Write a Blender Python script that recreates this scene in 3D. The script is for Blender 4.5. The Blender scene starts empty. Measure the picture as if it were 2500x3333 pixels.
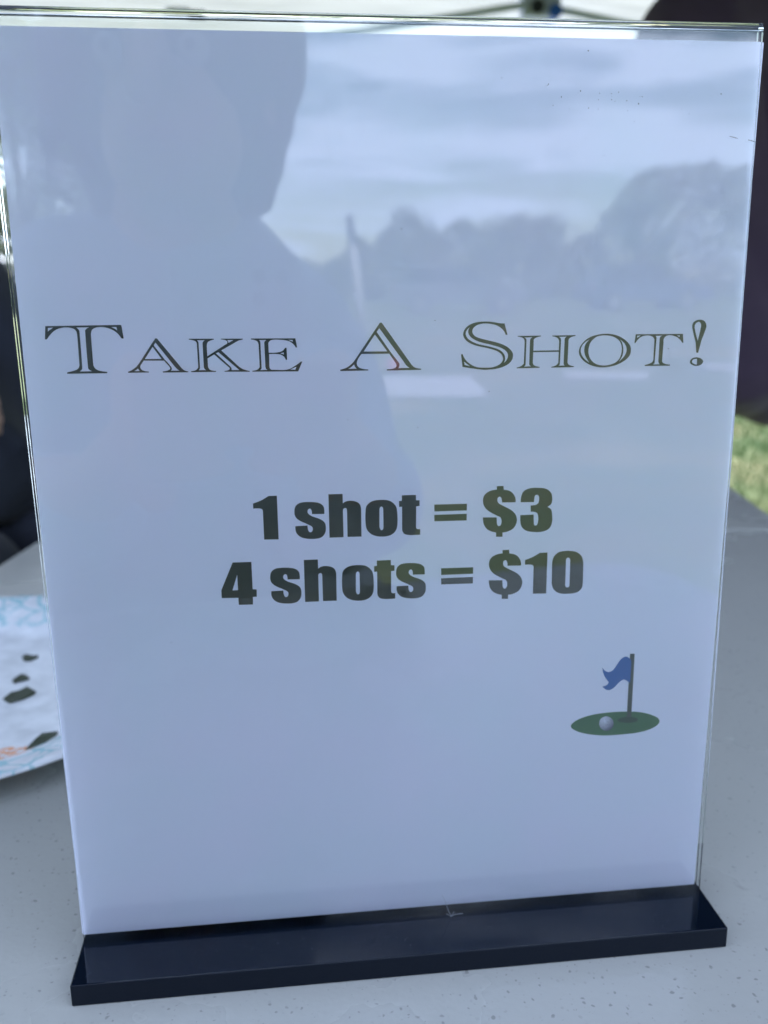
import bpy, bmesh, math, random
from mathutils import Vector, Matrix, Euler, noise
random.seed(7)
S = bpy.context.scene
COL = S.collection
rad = math.radians

# ------------------------------------------------------------------ camera
ZT = 0.740            # table top height
PB = 0.7506           # bottom edge of the printed sheet
cam_d = bpy.data.cameras.new('camera')
cam = bpy.data.objects.new('camera', cam_d); COL.objects.link(cam)
cam.location = (0.0726, -0.2767, 0.9627)
cam.rotation_euler = (math.pi/2 - 0.2431, 0.0081, -0.1143)
cam_d.sensor_fit = 'HORIZONTAL'; cam_d.sensor_width = 36.0
cam_d.lens = 36.0*2985.7/2500.0
cam_d.clip_start = 0.002; cam_d.clip_end = 2000
cam_d.dof.use_dof = True
cam_d.dof.focus_distance = 0.272
cam_d.dof.aperture_fstop = 16.0
S.camera = cam
S.render.resolution_x = 768; S.render.resolution_y = 1024

# ------------------------------------------------------------------ world
SUN_EL, SUN_AZ = 48.0, 12.0       # azimuth from +Y towards +X (behind the sign)
w = bpy.data.worlds.new('World'); S.world = w; w.use_nodes = True
nt = w.node_tree; N = nt.nodes; Lk = nt.links
for n in list(N): N.remove(n)
out = N.new('ShaderNodeOutputWorld'); bg = N.new('ShaderNodeBackground')
sky = N.new('ShaderNodeTexSky'); sky.sky_type = 'NISHITA'; sky.sun_disc = False
sky.sun_elevation = rad(SUN_EL); sky.sun_rotation = rad(SUN_AZ)
sky.air_density = 1.0; sky.dust_density = 1.0; sky.ozone_density = 1.0
tc = N.new('ShaderNodeTexCoord')
mp = N.new('ShaderNodeMapping'); mp.inputs['Scale'].default_value = (5.0, 5.0, 26.0)
mp.inputs['Rotation'].default_value = (rad(3), rad(-9), 0.0)
mp.inputs['Location'].default_value = (0.7, 0.3, 0.35)
nz = N.new('ShaderNodeTexNoise'); nz.inputs['Scale'].default_value = 1.0
nz.inputs['Detail'].default_value = 5; nz.inputs['Roughness'].default_value = 0.55
nz.inputs['Distortion'].default_value = 0.5
rp = N.new('ShaderNodeValToRGB')
rp.color_ramp.elements[0].position = 0.43; rp.color_ramp.elements[0].color = (0.0, 0.0, 0.0, 1)
rp.color_ramp.elements[1].position = 0.60; rp.color_ramp.elements[1].color = (0.95, 0.95, 0.95, 1)
mx = N.new('ShaderNodeMix'); mx.data_type = 'RGBA'
Lk.new(tc.outputs['Generated'], mp.inputs['Vector']); Lk.new(mp.outputs['Vector'], nz.inputs['Vector'])
Lk.new(nz.outputs['Fac'], rp.inputs['Fac']); Lk.new(rp.outputs['Color'], mx.inputs['Factor'])
Lk.new(sky.outputs['Color'], mx.inputs[6]); mx.inputs[7].default_value = (7.8, 9.1, 12.2, 1)
Lk.new(mx.outputs[2], bg.inputs['Color']); bg.inputs['Strength'].default_value = 0.15
Lk.new(bg.outputs[0], out.inputs['Surface'])

# ------------------------------------------------------------------ sun
sd = bpy.data.lights.new('sun', 'SUN'); sd.energy = 5.0; sd.angle = rad(0.5); sd.color = (1.0, 0.95, 0.86)
sun = bpy.data.objects.new('sun', sd); COL.objects.link(sun)
dv = Vector((math.sin(rad(SUN_AZ))*math.cos(rad(SUN_EL)), math.cos(rad(SUN_AZ))*math.cos(rad(SUN_EL)), math.sin(rad(SUN_EL))))
sun.rotation_euler = dv.to_track_quat('Z', 'Y').to_euler(); sun.location = (2, 4, 6)

S.view_settings.view_transform = 'Standard'; S.view_settings.look = 'None'
S.view_settings.exposure = 1.42; S.view_settings.gamma = 1.0
S.cycles.max_bounces = 18; S.cycles.transmission_bounces = 14; S.cycles.glossy_bounces = 6
S.cycles.transparent_max_bounces = 16
S.cycles.caustics_refractive = True; S.cycles.caustics_reflective = False
S.cycles.sample_clamp_indirect = 6.0
S.cycles.use_denoising = True

# ------------------------------------------------------------------ materials
def mat(name, col=(.5, .5, .5), rough=.6, metal=0, spec=.5, noise_=None, bump=None, trans=0, sheen=0):
    """noise_=(scale, amount, colour2[, detail]); bump=(scale, strength, distance)"""
    m = bpy.data.materials.new(name); m.use_nodes = True
    n = m.node_tree.nodes; l = m.node_tree.links
    b = n['Principled BSDF']
    b.inputs['Base Color'].default_value = (*col, 1); b.inputs['Roughness'].default_value = rough
    b.inputs['Metallic'].default_value = metal; b.inputs['Specular IOR Level'].default_value = spec
    b.inputs['Transmission Weight'].default_value = trans
    if sheen: b.inputs['Sheen Weight'].default_value = sheen
    t = n.new('ShaderNodeTexCoord')
    if noise_:
        z = n.new('ShaderNodeTexNoise'); z.inputs['Scale'].default_value = noise_[0]; z.inputs['Detail'].default_value = 6
        l.new(t.outputs['Object'], z.inputs['Vector'])
        r = n.new('ShaderNodeMapRange'); r.inputs[1].default_value = .35; r.inputs[2].default_value = .65
        r.inputs[3].default_value = 0; r.inputs[4].default_value = noise_[1]
        l.new(z.outputs['Fac'], r.inputs[0])
        x = n.new('ShaderNodeMix'); x.data_type = 'RGBA'
        x.inputs[6].default_value = (*col, 1); x.inputs[7].default_value = (*noise_[2], 1)
        l.new(r.outputs[0], x.inputs['Factor']); l.new(x.outputs[2], b.inputs['Base Color'])
    if bump:
        z = n.new('ShaderNodeTexNoise'); z.inputs['Scale'].default_value = bump[0]; z.inputs['Detail'].default_value = 4
        l.new(t.outputs['Object'], z.inputs['Vector'])
        u = n.new('ShaderNodeBump'); u.inputs['Strength'].default_value = bump[1]; u.inputs['Distance'].default_value = bump[2]
        l.new(z.outputs['Fac'], u.inputs['Height']); l.new(u.outputs[0], b.inputs['Normal'])
    return m

def mix_col(m, fac_socket, col2):
    """lay colour col2 over the material's base colour by a 0..1 socket"""
    n = m.node_tree.nodes; l = m.node_tree.links; b = n['Principled BSDF']; s = b.inputs['Base Color']
    x = n.new('ShaderNodeMix'); x.data_type = 'RGBA'
    if s.is_linked: l.new(s.links[0].from_socket, x.inputs[6])
    else: x.inputs[6].default_value = s.default_value
    x.inputs[7].default_value = (*col2, 1)
    l.new(fac_socket, x.inputs['Factor']); l.new(x.outputs[2], s)

def nn(m, kind, **kw):
    n = m.node_tree.nodes.new(kind)
    for k, v in kw.items():
        if k in n.inputs: n.inputs[k].default_value = v
        else: setattr(n, k, v)
    return n

# ------------------------------------------------------------------ object helpers
def link(o, parent=None):
    COL.objects.link(o)
    if parent: o.parent = parent
    return o
def tag(o, label, cat, group=None, kind=None):
    o['label'] = label
    if cat: o['category'] = cat
    if group: o['group'] = group
    if kind: o['kind'] = kind
    return o
def empty(name, loc=(0, 0, 0), rz=0):
    o = bpy.data.objects.new(name, None); o.location = loc; o.rotation_euler.z = rz
    o.empty_display_size = .05
    return link(o)
def mesh_obj(name, bm, m, parent=None, smooth=False):
    me = bpy.data.meshes.new(name); bm.to_mesh(me); bm.free()
    if smooth:
        for p in me.polygons: p.use_smooth = True
    ms = m if isinstance(m, (list, tuple)) else [m]
    for q in ms: me.materials.append(q)
    return link(bpy.data.objects.new(name, me), parent)
def structure(name, bm, m):
    o = mesh_obj(name, bm, m); o['kind'] = 'structure'; return o
def copy_tree(o, parent=None):
    c = o.copy(); COL.objects.link(c)
    if parent: c.parent = parent
    for ch in o.children: copy_tree(ch, c)
    return c
def B(): return bmesh.new()
def box(bm, lo, hi, bevel=0, seg=2, M=None):
    g = bmesh.ops.create_cube(bm, size=1)
    vs = g['verts']
    c = [(a+b)/2 for a, b in zip(lo, hi)]; s = [b-a for a, b in zip(lo, hi)]
    for v in vs: v.co = Vector((c[0]+v.co.x*s[0], c[1]+v.co.y*s[1], c[2]+v.co.z*s[2]))
    if bevel:
        es = list({e for v in vs for e in v.link_edges})
        r = bmesh.ops.bevel(bm, geom=es, offset=bevel, segments=seg, profile=.5, affect='EDGES')
        vs = list({v for f in r['faces'] for v in f.verts} | {v for v in vs if v.is_valid})
    if M is not None:
        for v in vs: v.co = M @ v.co
    return vs
def tube(bm, pts, r, n=10, cap=True):
    pts = [Vector(p) for p in pts]; rings = []
    rs = r if isinstance(r, (list, tuple)) else [r]*len(pts)
    up = Vector((0, 0, 1))
    for i, p in enumerate(pts):
        t = (pts[min(i+1, len(pts)-1)]-pts[max(i-1, 0)]).normalized()
        a = t.cross(up)
        if a.length < .05: a = t.cross(Vector((0, 1, 0)))
        a.normalize(); b = t.cross(a).normalized()
        rings.append([bm.verts.new(p+(a*math.cos(2*math.pi*k/n)+b*math.sin(2*math.pi*k/n))*rs[i]) for k in range(n)])
    for A, Bq in zip(rings, rings[1:]):
        for k in range(n): bm.faces.new((A[k], A[(k+1) % n], Bq[(k+1) % n], Bq[k]))
    if cap: bm.faces.new(rings[0][::-1]); bm.faces.new(rings[-1])
def beam(bm, p, q, wx, wz):
    """rectangular bar from p to q"""
    p, q = Vector(p), Vector(q); d = q-p
    M = Matrix.Translation((p+q)/2) @ d.to_track_quat('Y', 'Z').to_matrix().to_4x4()
    box(bm, (-wx/2, -d.length/2, -wz/2), (wx/2, d.length/2, wz/2), 0, M=M)
def loft(bm, prof, n=64, c=(0, 0, 0)):
    """surface of revolution from (r, z) pairs"""
    rings = []
    for r, z in prof:
        if r < 1e-6: rings.append([bm.verts.new((c[0], c[1], c[2]+z))])
        else: rings.append([bm.verts.new((c[0]+r*math.cos(2*math.pi*k/n), c[1]+r*math.sin(2*math.pi*k/n), c[2]+z)) for k in range(n)])
    for A, Q in zip(rings, rings[1:]):
        for k in range(n):
            k2 = (k+1) % n
            if len(A) == 1 and len(Q) > 1: bm.faces.new((A[0], Q[k], Q[k2]))
            elif len(Q) == 1 and len(A) > 1: bm.faces.new((A[k], A[k2], Q[0]))
            elif len(A) > 1: bm.faces.new((A[k], A[k2], Q[k2], Q[k]))

# voxel-merged organic shapes: tapered capsules and ellipsoids melted into one skin
def organic(name, prims, m, parent=None, voxel=.006, smooth=6, wrinkle=0, wscale=9):
    bm = bmesh.new()
    for p in prims:
        if p[0] == 'c':
            a, ra, b, rb = Vector(p[1]), p[2], Vector(p[3]), p[4]
            fl = p[5] if len(p) > 5 else 1.0
            d = b-a; L = d.length
            q = d.to_track_quat('Z', 'Y').to_matrix().to_4x4()
            prof = [(0, -ra)]+[(ra*math.sin(t), -ra*math.cos(t)) for t in (.5, 1.0, 1.45)]
            prof += [(rb*math.cos(t), L+rb*math.sin(t)) for t in (.1, .55, 1.05)]+[(0, L+rb)]
            t0 = bmesh.new(); loft(t0, prof, 20)
            for v in t0.verts:
                if fl != 1.0: v.co.y *= fl
                v.co = q @ v.co + a
        else:
            c, r = Vector(p[1]), p[2]
            t0 = bmesh.new(); bmesh.ops.create_icosphere(t0, subdivisions=3, radius=1)
            E = Euler(p[3]).to_matrix() if len(p) > 3 else Matrix.Identity(3)
            for v in t0.verts: v.co = E @ Vector((v.co.x*r[0], v.co.y*r[1], v.co.z*r[2])) + c
        bmesh.ops.recalc_face_normals(t0, faces=t0.faces)
        tm = bpy.data.meshes.new('tmp'); t0.to_mesh(tm); t0.free(); bm.from_mesh(tm); bpy.data.meshes.remove(tm)
    me = bpy.data.meshes.new(name); bm.to_mesh(me); bm.free()
    o = bpy.data.objects.new(name, me); COL.objects.link(o)
    r = o.modifiers.new('r', 'REMESH'); r.mode = 'VOXEL'; r.voxel_size = voxel; r.use_smooth_shade = True
    s = o.modifiers.new('s', 'SMOOTH'); s.factor = .5; s.iterations = smooth
    dg = bpy.context.evaluated_depsgraph_get(); dg.update()
    nm = bpy.data.meshes.new_from_object(o.evaluated_get(dg), depsgraph=dg)
    bpy.data.objects.remove(o); bpy.data.meshes.remove(me)
    nm.name = name
    if wrinkle:
        nm.update()
        nor = [v.normal.copy() for v in nm.vertices]
        for v, n_ in zip(nm.vertices, nor):
            c = v.co
            k = noise.noise(Vector((c.x*wscale, c.y*wscale, c.z*wscale*.55+c.x*wscale*.5)))
            k2 = noise.noise(Vector((c.x*wscale*2.3+5, c.y*wscale*2.3, c.z*wscale*1.4)))
            v.co = c+n_*wrinkle*(abs(k)*-1.6+.35+.4*k2)
    for p in nm.polygons: p.use_smooth = True
    nm.materials.clear(); nm.materials.append(m)
    return link(bpy.data.objects.new(name, nm), parent)

# traced outlines of the print, in hundredths of a millimetre on the sheet
GLYPHS = {
'heading': {
  'T': '691,20137 2785,20144 2810,20131 2846,19773 2834,19755 2787,19759 2745,19822 2681,19909s 2562,19998s 2411,20062s 2242,20091s 2085,20075s 1979,20013s 1937,19888 1932,19446 1933,19016 1975,18919s 2080,18853s 2305,18812 2314,18788 2297,18772 1179,18777 1174,18803 1191,18821 1390,18866s 1497,18920s 1543,19007 1550,19452 1554,19893 1527,19996s 1447,20060s 1265,20093s 1077,20069s 916,19993s 781,19865s 720,19788 697,19761 646,19768|758,20084 902,20090 820,20037s 746,19983|1543,20085 1907,20088 1835,20054s 1783,20000 1776,19448 1778,18971 1793,18898s 1882,18837 1529,18834 1579,18870s 1614,18918 1625,19451 1624,19987 1593,20042s|2522,20085 2663,20087 2684,19991 2605,20044s',
  'a': '3736,19747 3789,19746 4446,18873 4514,18815s 4625,18780 4623,18756 3894,18761 3892,18794 4017,18812s 4096,18847s 4110,18887s 4082,18944 3948,19104 3369,19117 3281,18998 3257,18926s 3295,18853s 3379,18814s 3490,18796 3491,18770 2900,18772 2898,18804 3000,18842s 3150,18944 3237,19047|3649,19505 3880,19157 3403,19160|3737,19631 4248,18925 4316,18851s 4370,18809 4129,18809 4157,18870s 4137,18927 4034,19065 3974,19131 3681,19552|3186,18892 3211,18855s 3234,18819 3081,18817 3136,18848',
  'k': '4700,19724 5414,19714 5413,19688 5304,19658s 5227,19606s 5199,19489 5199,19210 5748,19544 5793,19576s 5796,19629s 5733,19673s 5616,19690 5617,19711 6251,19704 6245,19676 6119,19646s 5964,19563 5611,19375 6106,18891 6232,18813s 6415,18760 6407,18738 5677,18752 5674,18775 5798,18799s 5833,18842s 5803,18886 5401,19260 5202,19149 5204,18908 5239,18831s 5323,18793s 5434,18778 5429,18752 4708,18759 4706,18787 4851,18817s 4920,18891 4918,19557 4897,19632s 4814,19676s 4692,19699|4931,19674 5151,19677 5098,19629s 5082,19576 5082,18910 5100,18845s 5147,18811 4926,18809 4965,18853s 4970,18912 4969,19578 4961,19631s|5797,19668 5980,19669 5832,19586 5821,19633s|5452,19291 5527,19323 6060,18838 6112,18794 5885,18796 5883,18852s 5847,18907',
  'e': '6488,19705 7784,19691 7831,19426 7787,19423 7739,19503s 7633,19591s 7504,19636s 7352,19654 7091,19653s 7002,19590s 6988,19504 6991,19284 7208,19285s 7384,19325s 7475,19421 7518,19420 7524,19067 7489,19067 7423,19173s 7294,19236s 7000,19245 6993,18897 7027,18799s 7146,18781s 7409,18770 7585,18799s 7764,18895s 7932,19012 7969,19007 7840,18723 6494,18739 6487,18765 6634,18795s 6709,18870 6703,19530 6668,19616s 6594,19656s 6487,19677|6719,19654 6935,19656 6882,19609s 6871,19570 6877,18878 6896,18812s 6939,18783 6721,18780 6759,18825s 6764,18880 6758,19551 6748,19626s|7570,19651 7700,19644 7709,19597|7327,19261 7431,19285 7433,19227|7607,18782 7791,18861 7756,18774',
  'A': '10298,20113 10353,20112 11227,18886 11304,18801s 11397,18758s 11538,18734 11538,18702 10500,18699 10497,18736 10652,18746s 10762,18786s 10788,18844s 10763,18919 10571,19199 9737,19203 9632,19054s 9593,18922s 9645,18814s 9778,18762s 9932,18743 9937,18710 9095,18708 9090,18750 9294,18812s 9463,18941s 9565,19071|10145,19769 10513,19269 9802,19273|10276,19956 11008,18956 11092,18838s 11185,18765 10847,18763 10881,18858s 10856,18934 10597,19268 10200,19843|9509,18899 9537,18833s 9586,18771 9327,18770 9419,18818s',
  'S': '14079,20041 14179,19701 14125,19702 14068,19810s 13962,19919s 13789,20004s 13515,20048s 13277,20018s 13142,19938s 13092,19840s 13119,19741s 13214,19657s 13455,19579s 13904,19465s 14165,19353s 14324,19208s 14365,19091s 14331,18940s 14195,18808s 13921,18704s 13541,18665s 13265,18691s 12808,18766 12757,19142 12791,19153 12812,19133 12882,18999s 13021,18863s 13229,18758s 13488,18729s 13747,18741s 13936,18813s 14037,18912s 14055,19012s 13997,19130s 13840,19233s 13580,19312s 13201,19401s 12960,19512s 12839,19646s 12817,19762s 12878,19909s 13021,20022s 13224,20088s 13514,20106s 13787,20078s 13925,20051s|13014,19948 12973,19858s 12983,19743s 13095,19617s 13319,19507s 13664,19419s 13976,19322s 14151,19211s 14209,19093s 14174,18960s 14082,18861 14122,18978s 14084,19129s 13943,19256s 13665,19352s 13252,19450s 12994,19578s 12898,19711s 12905,19826s|12849,18924 13039,18779 12876,18823',
  'h': '14494,19665 15217,19665 15221,19643 15083,19612s 15007,19563s 14997,19480 14995,19216 15794,19217 15794,19451 15778,19535s 15709,19603s 15572,19638 15571,19663 16297,19666 16302,19639 16163,19605s 16096,19547s 16086,19447 16081,18841 16128,18772s 16292,18722 16289,18698 15577,18694 15568,18718 15724,18763s 15791,18837 15792,19170 14993,19171 14989,18851 15032,18775s 15208,18724 15206,18696 14489,18692 14488,18717 14623,18757s 14708,18831 14715,19467 14686,19576s 14598,19627s 14498,19640|14694,19614 14958,19622 14902,19584s 14881,19531 14879,18811 14901,18769s 14951,18747 14719,18741 14755,18776s 14764,18813 14770,19533 14752,19583s|15778,19619 16026,19623 15975,19586s 15963,19541 15959,18809 15978,18766s 16014,18752 15795,18748 15834,18777s 15841,18811 15852,19517 15832,19584s',
  'o': '17240,19693s 17560,19652s 17832,19530s 18029,19350s 18079,19197s 18040,19011s 17870,18852s 17575,18721s 17204,18672s 16882,18725s 16610,18866s 16461,19037s 16428,19190s 16482,19357s 16650,19531s 16891,19645s|17278,19642s 17510,19594s 17694,19473s 17774,19304s 17781,19117s 17724,18931s 17571,18798s 17290,18731s 17004,18774s 16820,18913s 16737,19100s 16733,19269s 16794,19453s 16946,19594s 17102,19637s|16747,19529 16622,19372s 16595,19204s 16638,19034s 16771,18829 16588,18968s 16492,19138s 16494,19290s 16602,19439s|17700,19524 17867,19387s 17942,19216s 17896,19031s 17711,18838 17809,18998s 17836,19150s 17817,19320s 17766,19447s',
  't': '18206,19665 19722,19654 19750,19386 19713,19381 19648,19472s 19516,19567s 19333,19617s 19191,19602s 19116,19522s 19111,19404 19104,18825 19158,18764s 19369,18717 19365,18686 18551,18692 18550,18723 18709,18763s 18795,18822s 18817,18898 18814,19493 18774,19561s 18690,19604s 18565,19623s 18406,19592s 18287,19509s 18213,19400 18178,19396|18259,19619 18369,19624 18249,19552|18833,19606 19056,19611 18999,19578s 18981,19533 18982,18844 18999,18779s 19034,18737 18818,18736 18860,18778s 18866,18829 18877,19543 18861,19585s|19522,19611 19620,19613 19624,19557',
  'bang': '20214,20078s 20379,20037s 20458,19901s 20430,19741s 20335,19454 20256,19071 20198,19072 20150,19388 20044,19712s 20003,19899s 20048,20016s|20192,20014s 20267,19971s 20286,19895s 20262,19692s 20213,19438 20104,19762s 20086,19923s',
  'dot': '20213,18929s 20380,18880s 20441,18793s 20376,18700s 20233,18664s 20076,18705s 20006,18792s 20070,18894s|20238,18883 20239,18702 20128,18738s 20075,18791s 20109,18859s',
},
'line1': {
  'one': '6337,14733 6577,14817s 6715,14891s 6819,14954 7073,14954 7078,13564 6633,13576 6629,14438 6616,14526s 6553,14567s 6338,14575',
  's': '8511,14325 8129,14334 8119,14455s 8074,14509s 8013,14476s 8002,14379s 8111,14277s 8383,14161s 8518,14048s 8549,13886s 8519,13708s 8386,13569s 8090,13536s 7798,13593s 7647,13724s 7604,13869 7607,13967 7985,13974 8003,13818s 8062,13753s 8132,13804s 8127,13920s 8000,14006s 7729,14149s 7613,14278s 7593,14456s 7640,14613s 7780,14705s 8088,14721s 8362,14676s 8488,14574s 8514,14440s',
  'h': '8653,14945 9091,14942 9094,14641 9202,14703s 9375,14715s 9565,14651s 9641,14542s 9659,14363 9657,13552 9220,13558 9217,14397 9198,14478s 9155,14492s 9103,14455s 9092,14348 9094,13556 8656,13555',
  'o': '10295,14711s 10556,14670s 10730,14521s 10786,14341s 10789,13855s 10708,13659s 10531,13548s 10249,13528s 10004,13596s 9848,13746s 9795,13929s 9795,14358s 9841,14553s 10016,14680s|10267,14490s 10328,14482s 10350,14392 10354,13835 10331,13755s 10278,13739s 10226,13840 10231,14396',
  't': '10937,14834 11379,14834 11385,14661 11497,14656 11496,14475 11389,14466 11385,13803 11409,13736s 11517,13726 11516,13542 11095,13554s 10970,13639s 10942,13823 10941,14468 10849,14464 10846,14653 10936,14659',
  'equals': '11961,14502 13004,14492 13002,14276 11967,14281',
  'equals2': '11963,14168 13003,14167 13001,13950 11969,13961',
  'dollar': '13952,15026 14167,15027 14175,14906 14386,14850s 14525,14705s 14575,14540 14566,14486 14126,14496 14109,14624s 14054,14686s 13983,14629s 14005,14492s 14155,14392s 14457,14218s 14597,14049s 14624,13856s 14526,13640s 14338,13537s 14170,13510 14171,13370 13961,13375 13958,13516 13713,13603s 13575,13759s 13525,13952 13524,14029 13969,14012 13979,13826 14021,13733s 14089,13739s 14130,13847s 14097,13999s 13973,14072s 13700,14232s 13563,14386s 13514,14577s 13569,14764s 13741,14880s 13955,14918',
  'three': '14734,14481 14743,14643s 14818,14830s 15005,14918s 15248,14932s 15548,14887s 15716,14746s 15758,14554s 15729,14391s 15609,14300 15736,14199s 15776,14006s 15778,13785s 15703,13595s 15514,13497s 15241,13480s 14938,13541s 14783,13685s 14736,13907 14732,14058 15167,14061 15182,13780 15206,13710s 15274,13708s 15318,13803 15319,13995s 15261,14121s 15069,14160 15062,14366 15239,14381s 15318,14460s 15319,14650s 15255,14707s 15189,14669s 15168,14471',
},
'line2': {
  'four': '5634,12878 6210,12872 6212,11979 6336,11964 6330,11729 6210,11722 6203,11473 5761,11482 5755,11716 5242,11731 5243,11988|5755,12475 5758,11968 5586,11968',
  's': '7691,12241 7309,12250 7299,12371s 7254,12425s 7193,12392s 7182,12295s 7291,12193s 7563,12077s 7698,11964s 7729,11802s 7699,11624s 7566,11485s 7270,11452s 6978,11509s 6827,11640s 6784,11785 6787,11883 7165,11890 7183,11734s 7242,11669s 7312,11720s 7307,11836s 7180,11922s 6909,12065s 6793,12194s 6773,12372s 6820,12529s 6960,12621s 7268,12637s 7542,12592s 7668,12490s 7694,12356s',
  'h': '7835,12866 8273,12863 8276,12562 8384,12624s 8557,12636s 8747,12572s 8823,12463s 8841,12284 8839,11473 8402,11479 8399,12318 8380,12399s 8337,12413s 8285,12376s 8274,12269 8276,11477 7838,11476',
  'o': '9524,12624s 9785,12583s 9959,12434s 10015,12254s 10018,11768s 9937,11572s 9760,11461s 9478,11441s 9233,11509s 9077,11659s 9024,11842s 9024,12271s 9070,12466s 9245,12593s|9496,12403s 9557,12395s 9579,12305 9583,11748 9560,11668s 9507,11652s 9455,11753 9460,12309',
  't': '10133,12747 10575,12747 10581,12574 10693,12569 10692,12388 10585,12379 10581,11716 10605,11649s 10713,11639 10712,11455 10291,11467s 10166,11552s 10138,11736 10137,12381 10045,12377 10042,12566 10132,12572',
  's2': '11663,12222 11281,12231 11271,12352s 11226,12406s 11165,12373s 11154,12276s 11263,12174s 11535,12058s 11670,11945s 11701,11783s 11671,11605s 11538,11466s 11242,11433s 10950,11490s 10799,11621s 10756,11766 10759,11864 11137,11871 11155,11715s 11214,11650s 11284,11701s 11279,11817s 11152,11903s 10881,12046s 10765,12175s 10745,12353s 10792,12510s 10932,12602s 11240,12618s 11514,12573s 11640,12471s 11666,12337s',
  'equals': '12193,12401 13236,12391 13234,12175 12199,12180',
  'equals2': '12195,12067 13235,12066 13233,11849 12201,11860',
  'dollar': '14185,12924 14400,12925 14408,12804 14619,12748s 14758,12603s 14808,12438 14799,12384 14359,12394 14342,12522s 14287,12584s 14216,12527s 14238,12390s 14388,12290s 14690,12116s 14830,11947s 14857,11754s 14759,11538s 14571,11435s 14403,11408 14404,11268 14194,11273 14191,11414 13946,11501s 13808,11657s 13758,11850 13757,11927 14202,11910 14212,11724 14254,11631s 14322,11637s 14363,11745s 14330,11897s 14206,11970s 13933,12130s 13796,12284s 13747,12475s 13802,12662s 13974,12778s 14188,12816',
  'one': '14931,12561 15171,12645s 15309,12719s 15413,12782 15667,12782 15672,11392 15227,11404 15223,12266 15210,12354s 15147,12395s 14932,12403',
  'zero': '16406,12806s 16631,12757s 16804,12614s 16875,12385 16889,11723 16854,11518s 16713,11387s 16422,11348s 16107,11381s 15922,11516s 15843,11726 15833,12407 15881,12630s 16030,12770s 16206,12808s|16360,12581s 16417,12545s 16436,12472 16443,11652 16424,11584s 16368,11569s 16311,11601s 16297,11659 16293,12478 16306,12549s',
},
'golf': {
  'green': '18465,7015s 19126,6955s 19631,6784s 19836,6597s 19723,6396s 19237,6219s 18513,6163s 17789,6177s 17128,6308s 16762,6488s 16707,6630s 16943,6821s 17424,6962s 17942,7014s',
  'hole': '18690,6811s 18939,6767s 19059,6690s 18949,6603s 18703,6585s 18437,6637s 18335,6702s 18430,6776s',
  'pole': '18637,9122 18799,9113 18816,6796 18659,6785',
  'flag': '18631,8956s 18498,9030s 18325,8939s 18176,8714s 18056,8553s 17881,8513s 17695,8674 17773,8401s 17949,8138 17889,8040s 17730,7989 17932,7845s 18123,7908s 18307,8100s 18464,8199s 18598,8133s 18699,8059 18695,8851',
  'ball': '17933,6880s 18117,6789s 18203,6593s 18138,6407s 17961,6339s 17776,6431s 17691,6627s 17757,6813s',
},
}
# ------------------------------------------------------------------ ground and grass
m_ground = mat('grass_ground', (.062, .105, .030), .95, noise_=(2.2, .8, (.125, .13, .05)), bump=(60, .6, .02))
z = nn(m_ground, 'ShaderNodeTexNoise', Scale=.55, Detail=3.0); tcg = nn(m_ground, 'ShaderNodeTexCoord')
m_ground.node_tree.links.new(tcg.outputs['Object'], z.inputs['Vector'])
rr = nn(m_ground, 'ShaderNodeMapRange'); rr.inputs[1].default_value = .52; rr.inputs[2].default_value = .66; rr.inputs[4].default_value = .75
m_ground.node_tree.links.new(z.outputs['Fac'], rr.inputs[0]); mix_col(m_ground, rr.outputs[0], (.24, .20, .11))
bm = B(); R0 = 900
for r0 in [0]:
    n = 48; c = bm.verts.new((0, 0, 0)); ring = [bm.verts.new((R0*math.cos(2*math.pi*k/n), R0*math.sin(2*math.pi*k/n), 0)) for k in range(n)]
    for k in range(n): bm.faces.new((c, ring[k], ring[(k+1) % n]))
structure('ground', bm, m_ground)

m_blade = mat('grass_blade', (.062, .135, .024), .6, noise_=(1.4, .8, (.14, .18, .05)))
bm = B(); rnd = random.Random(3)
def blades(x0, x1, y0, y1, n, h):
    for _ in range(n):
        x = rnd.uniform(x0, x1); y = rnd.uniform(y0, y1); a = rnd.uniform(0, 6.28); hh = h*rnd.uniform(.5, 1.2)
        dx, dy = math.cos(a), math.sin(a); b_ = rnd.uniform(.1, .8)*hh; wd = .0035*rnd.uniform(.7, 1.3)
        v = [bm.verts.new((x-dy*wd, y+dx*wd, 0)), bm.verts.new((x+dy*wd, y-dx*wd, 0)), bm.verts.new((x+dx*b_, y+dy*b_, hh))]
        bm.faces.new(v)
blades(1.6, 5.2, 3.0, 8.5, 42000, .045)
blades(-3, 1.6, 3.0, 7.0, 9000, .045)
g = mesh_obj('grass', bm, m_blade); tag(g, 'short green lawn grass with dry yellowish patches behind the table', 'grass', kind='stuff')

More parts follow.
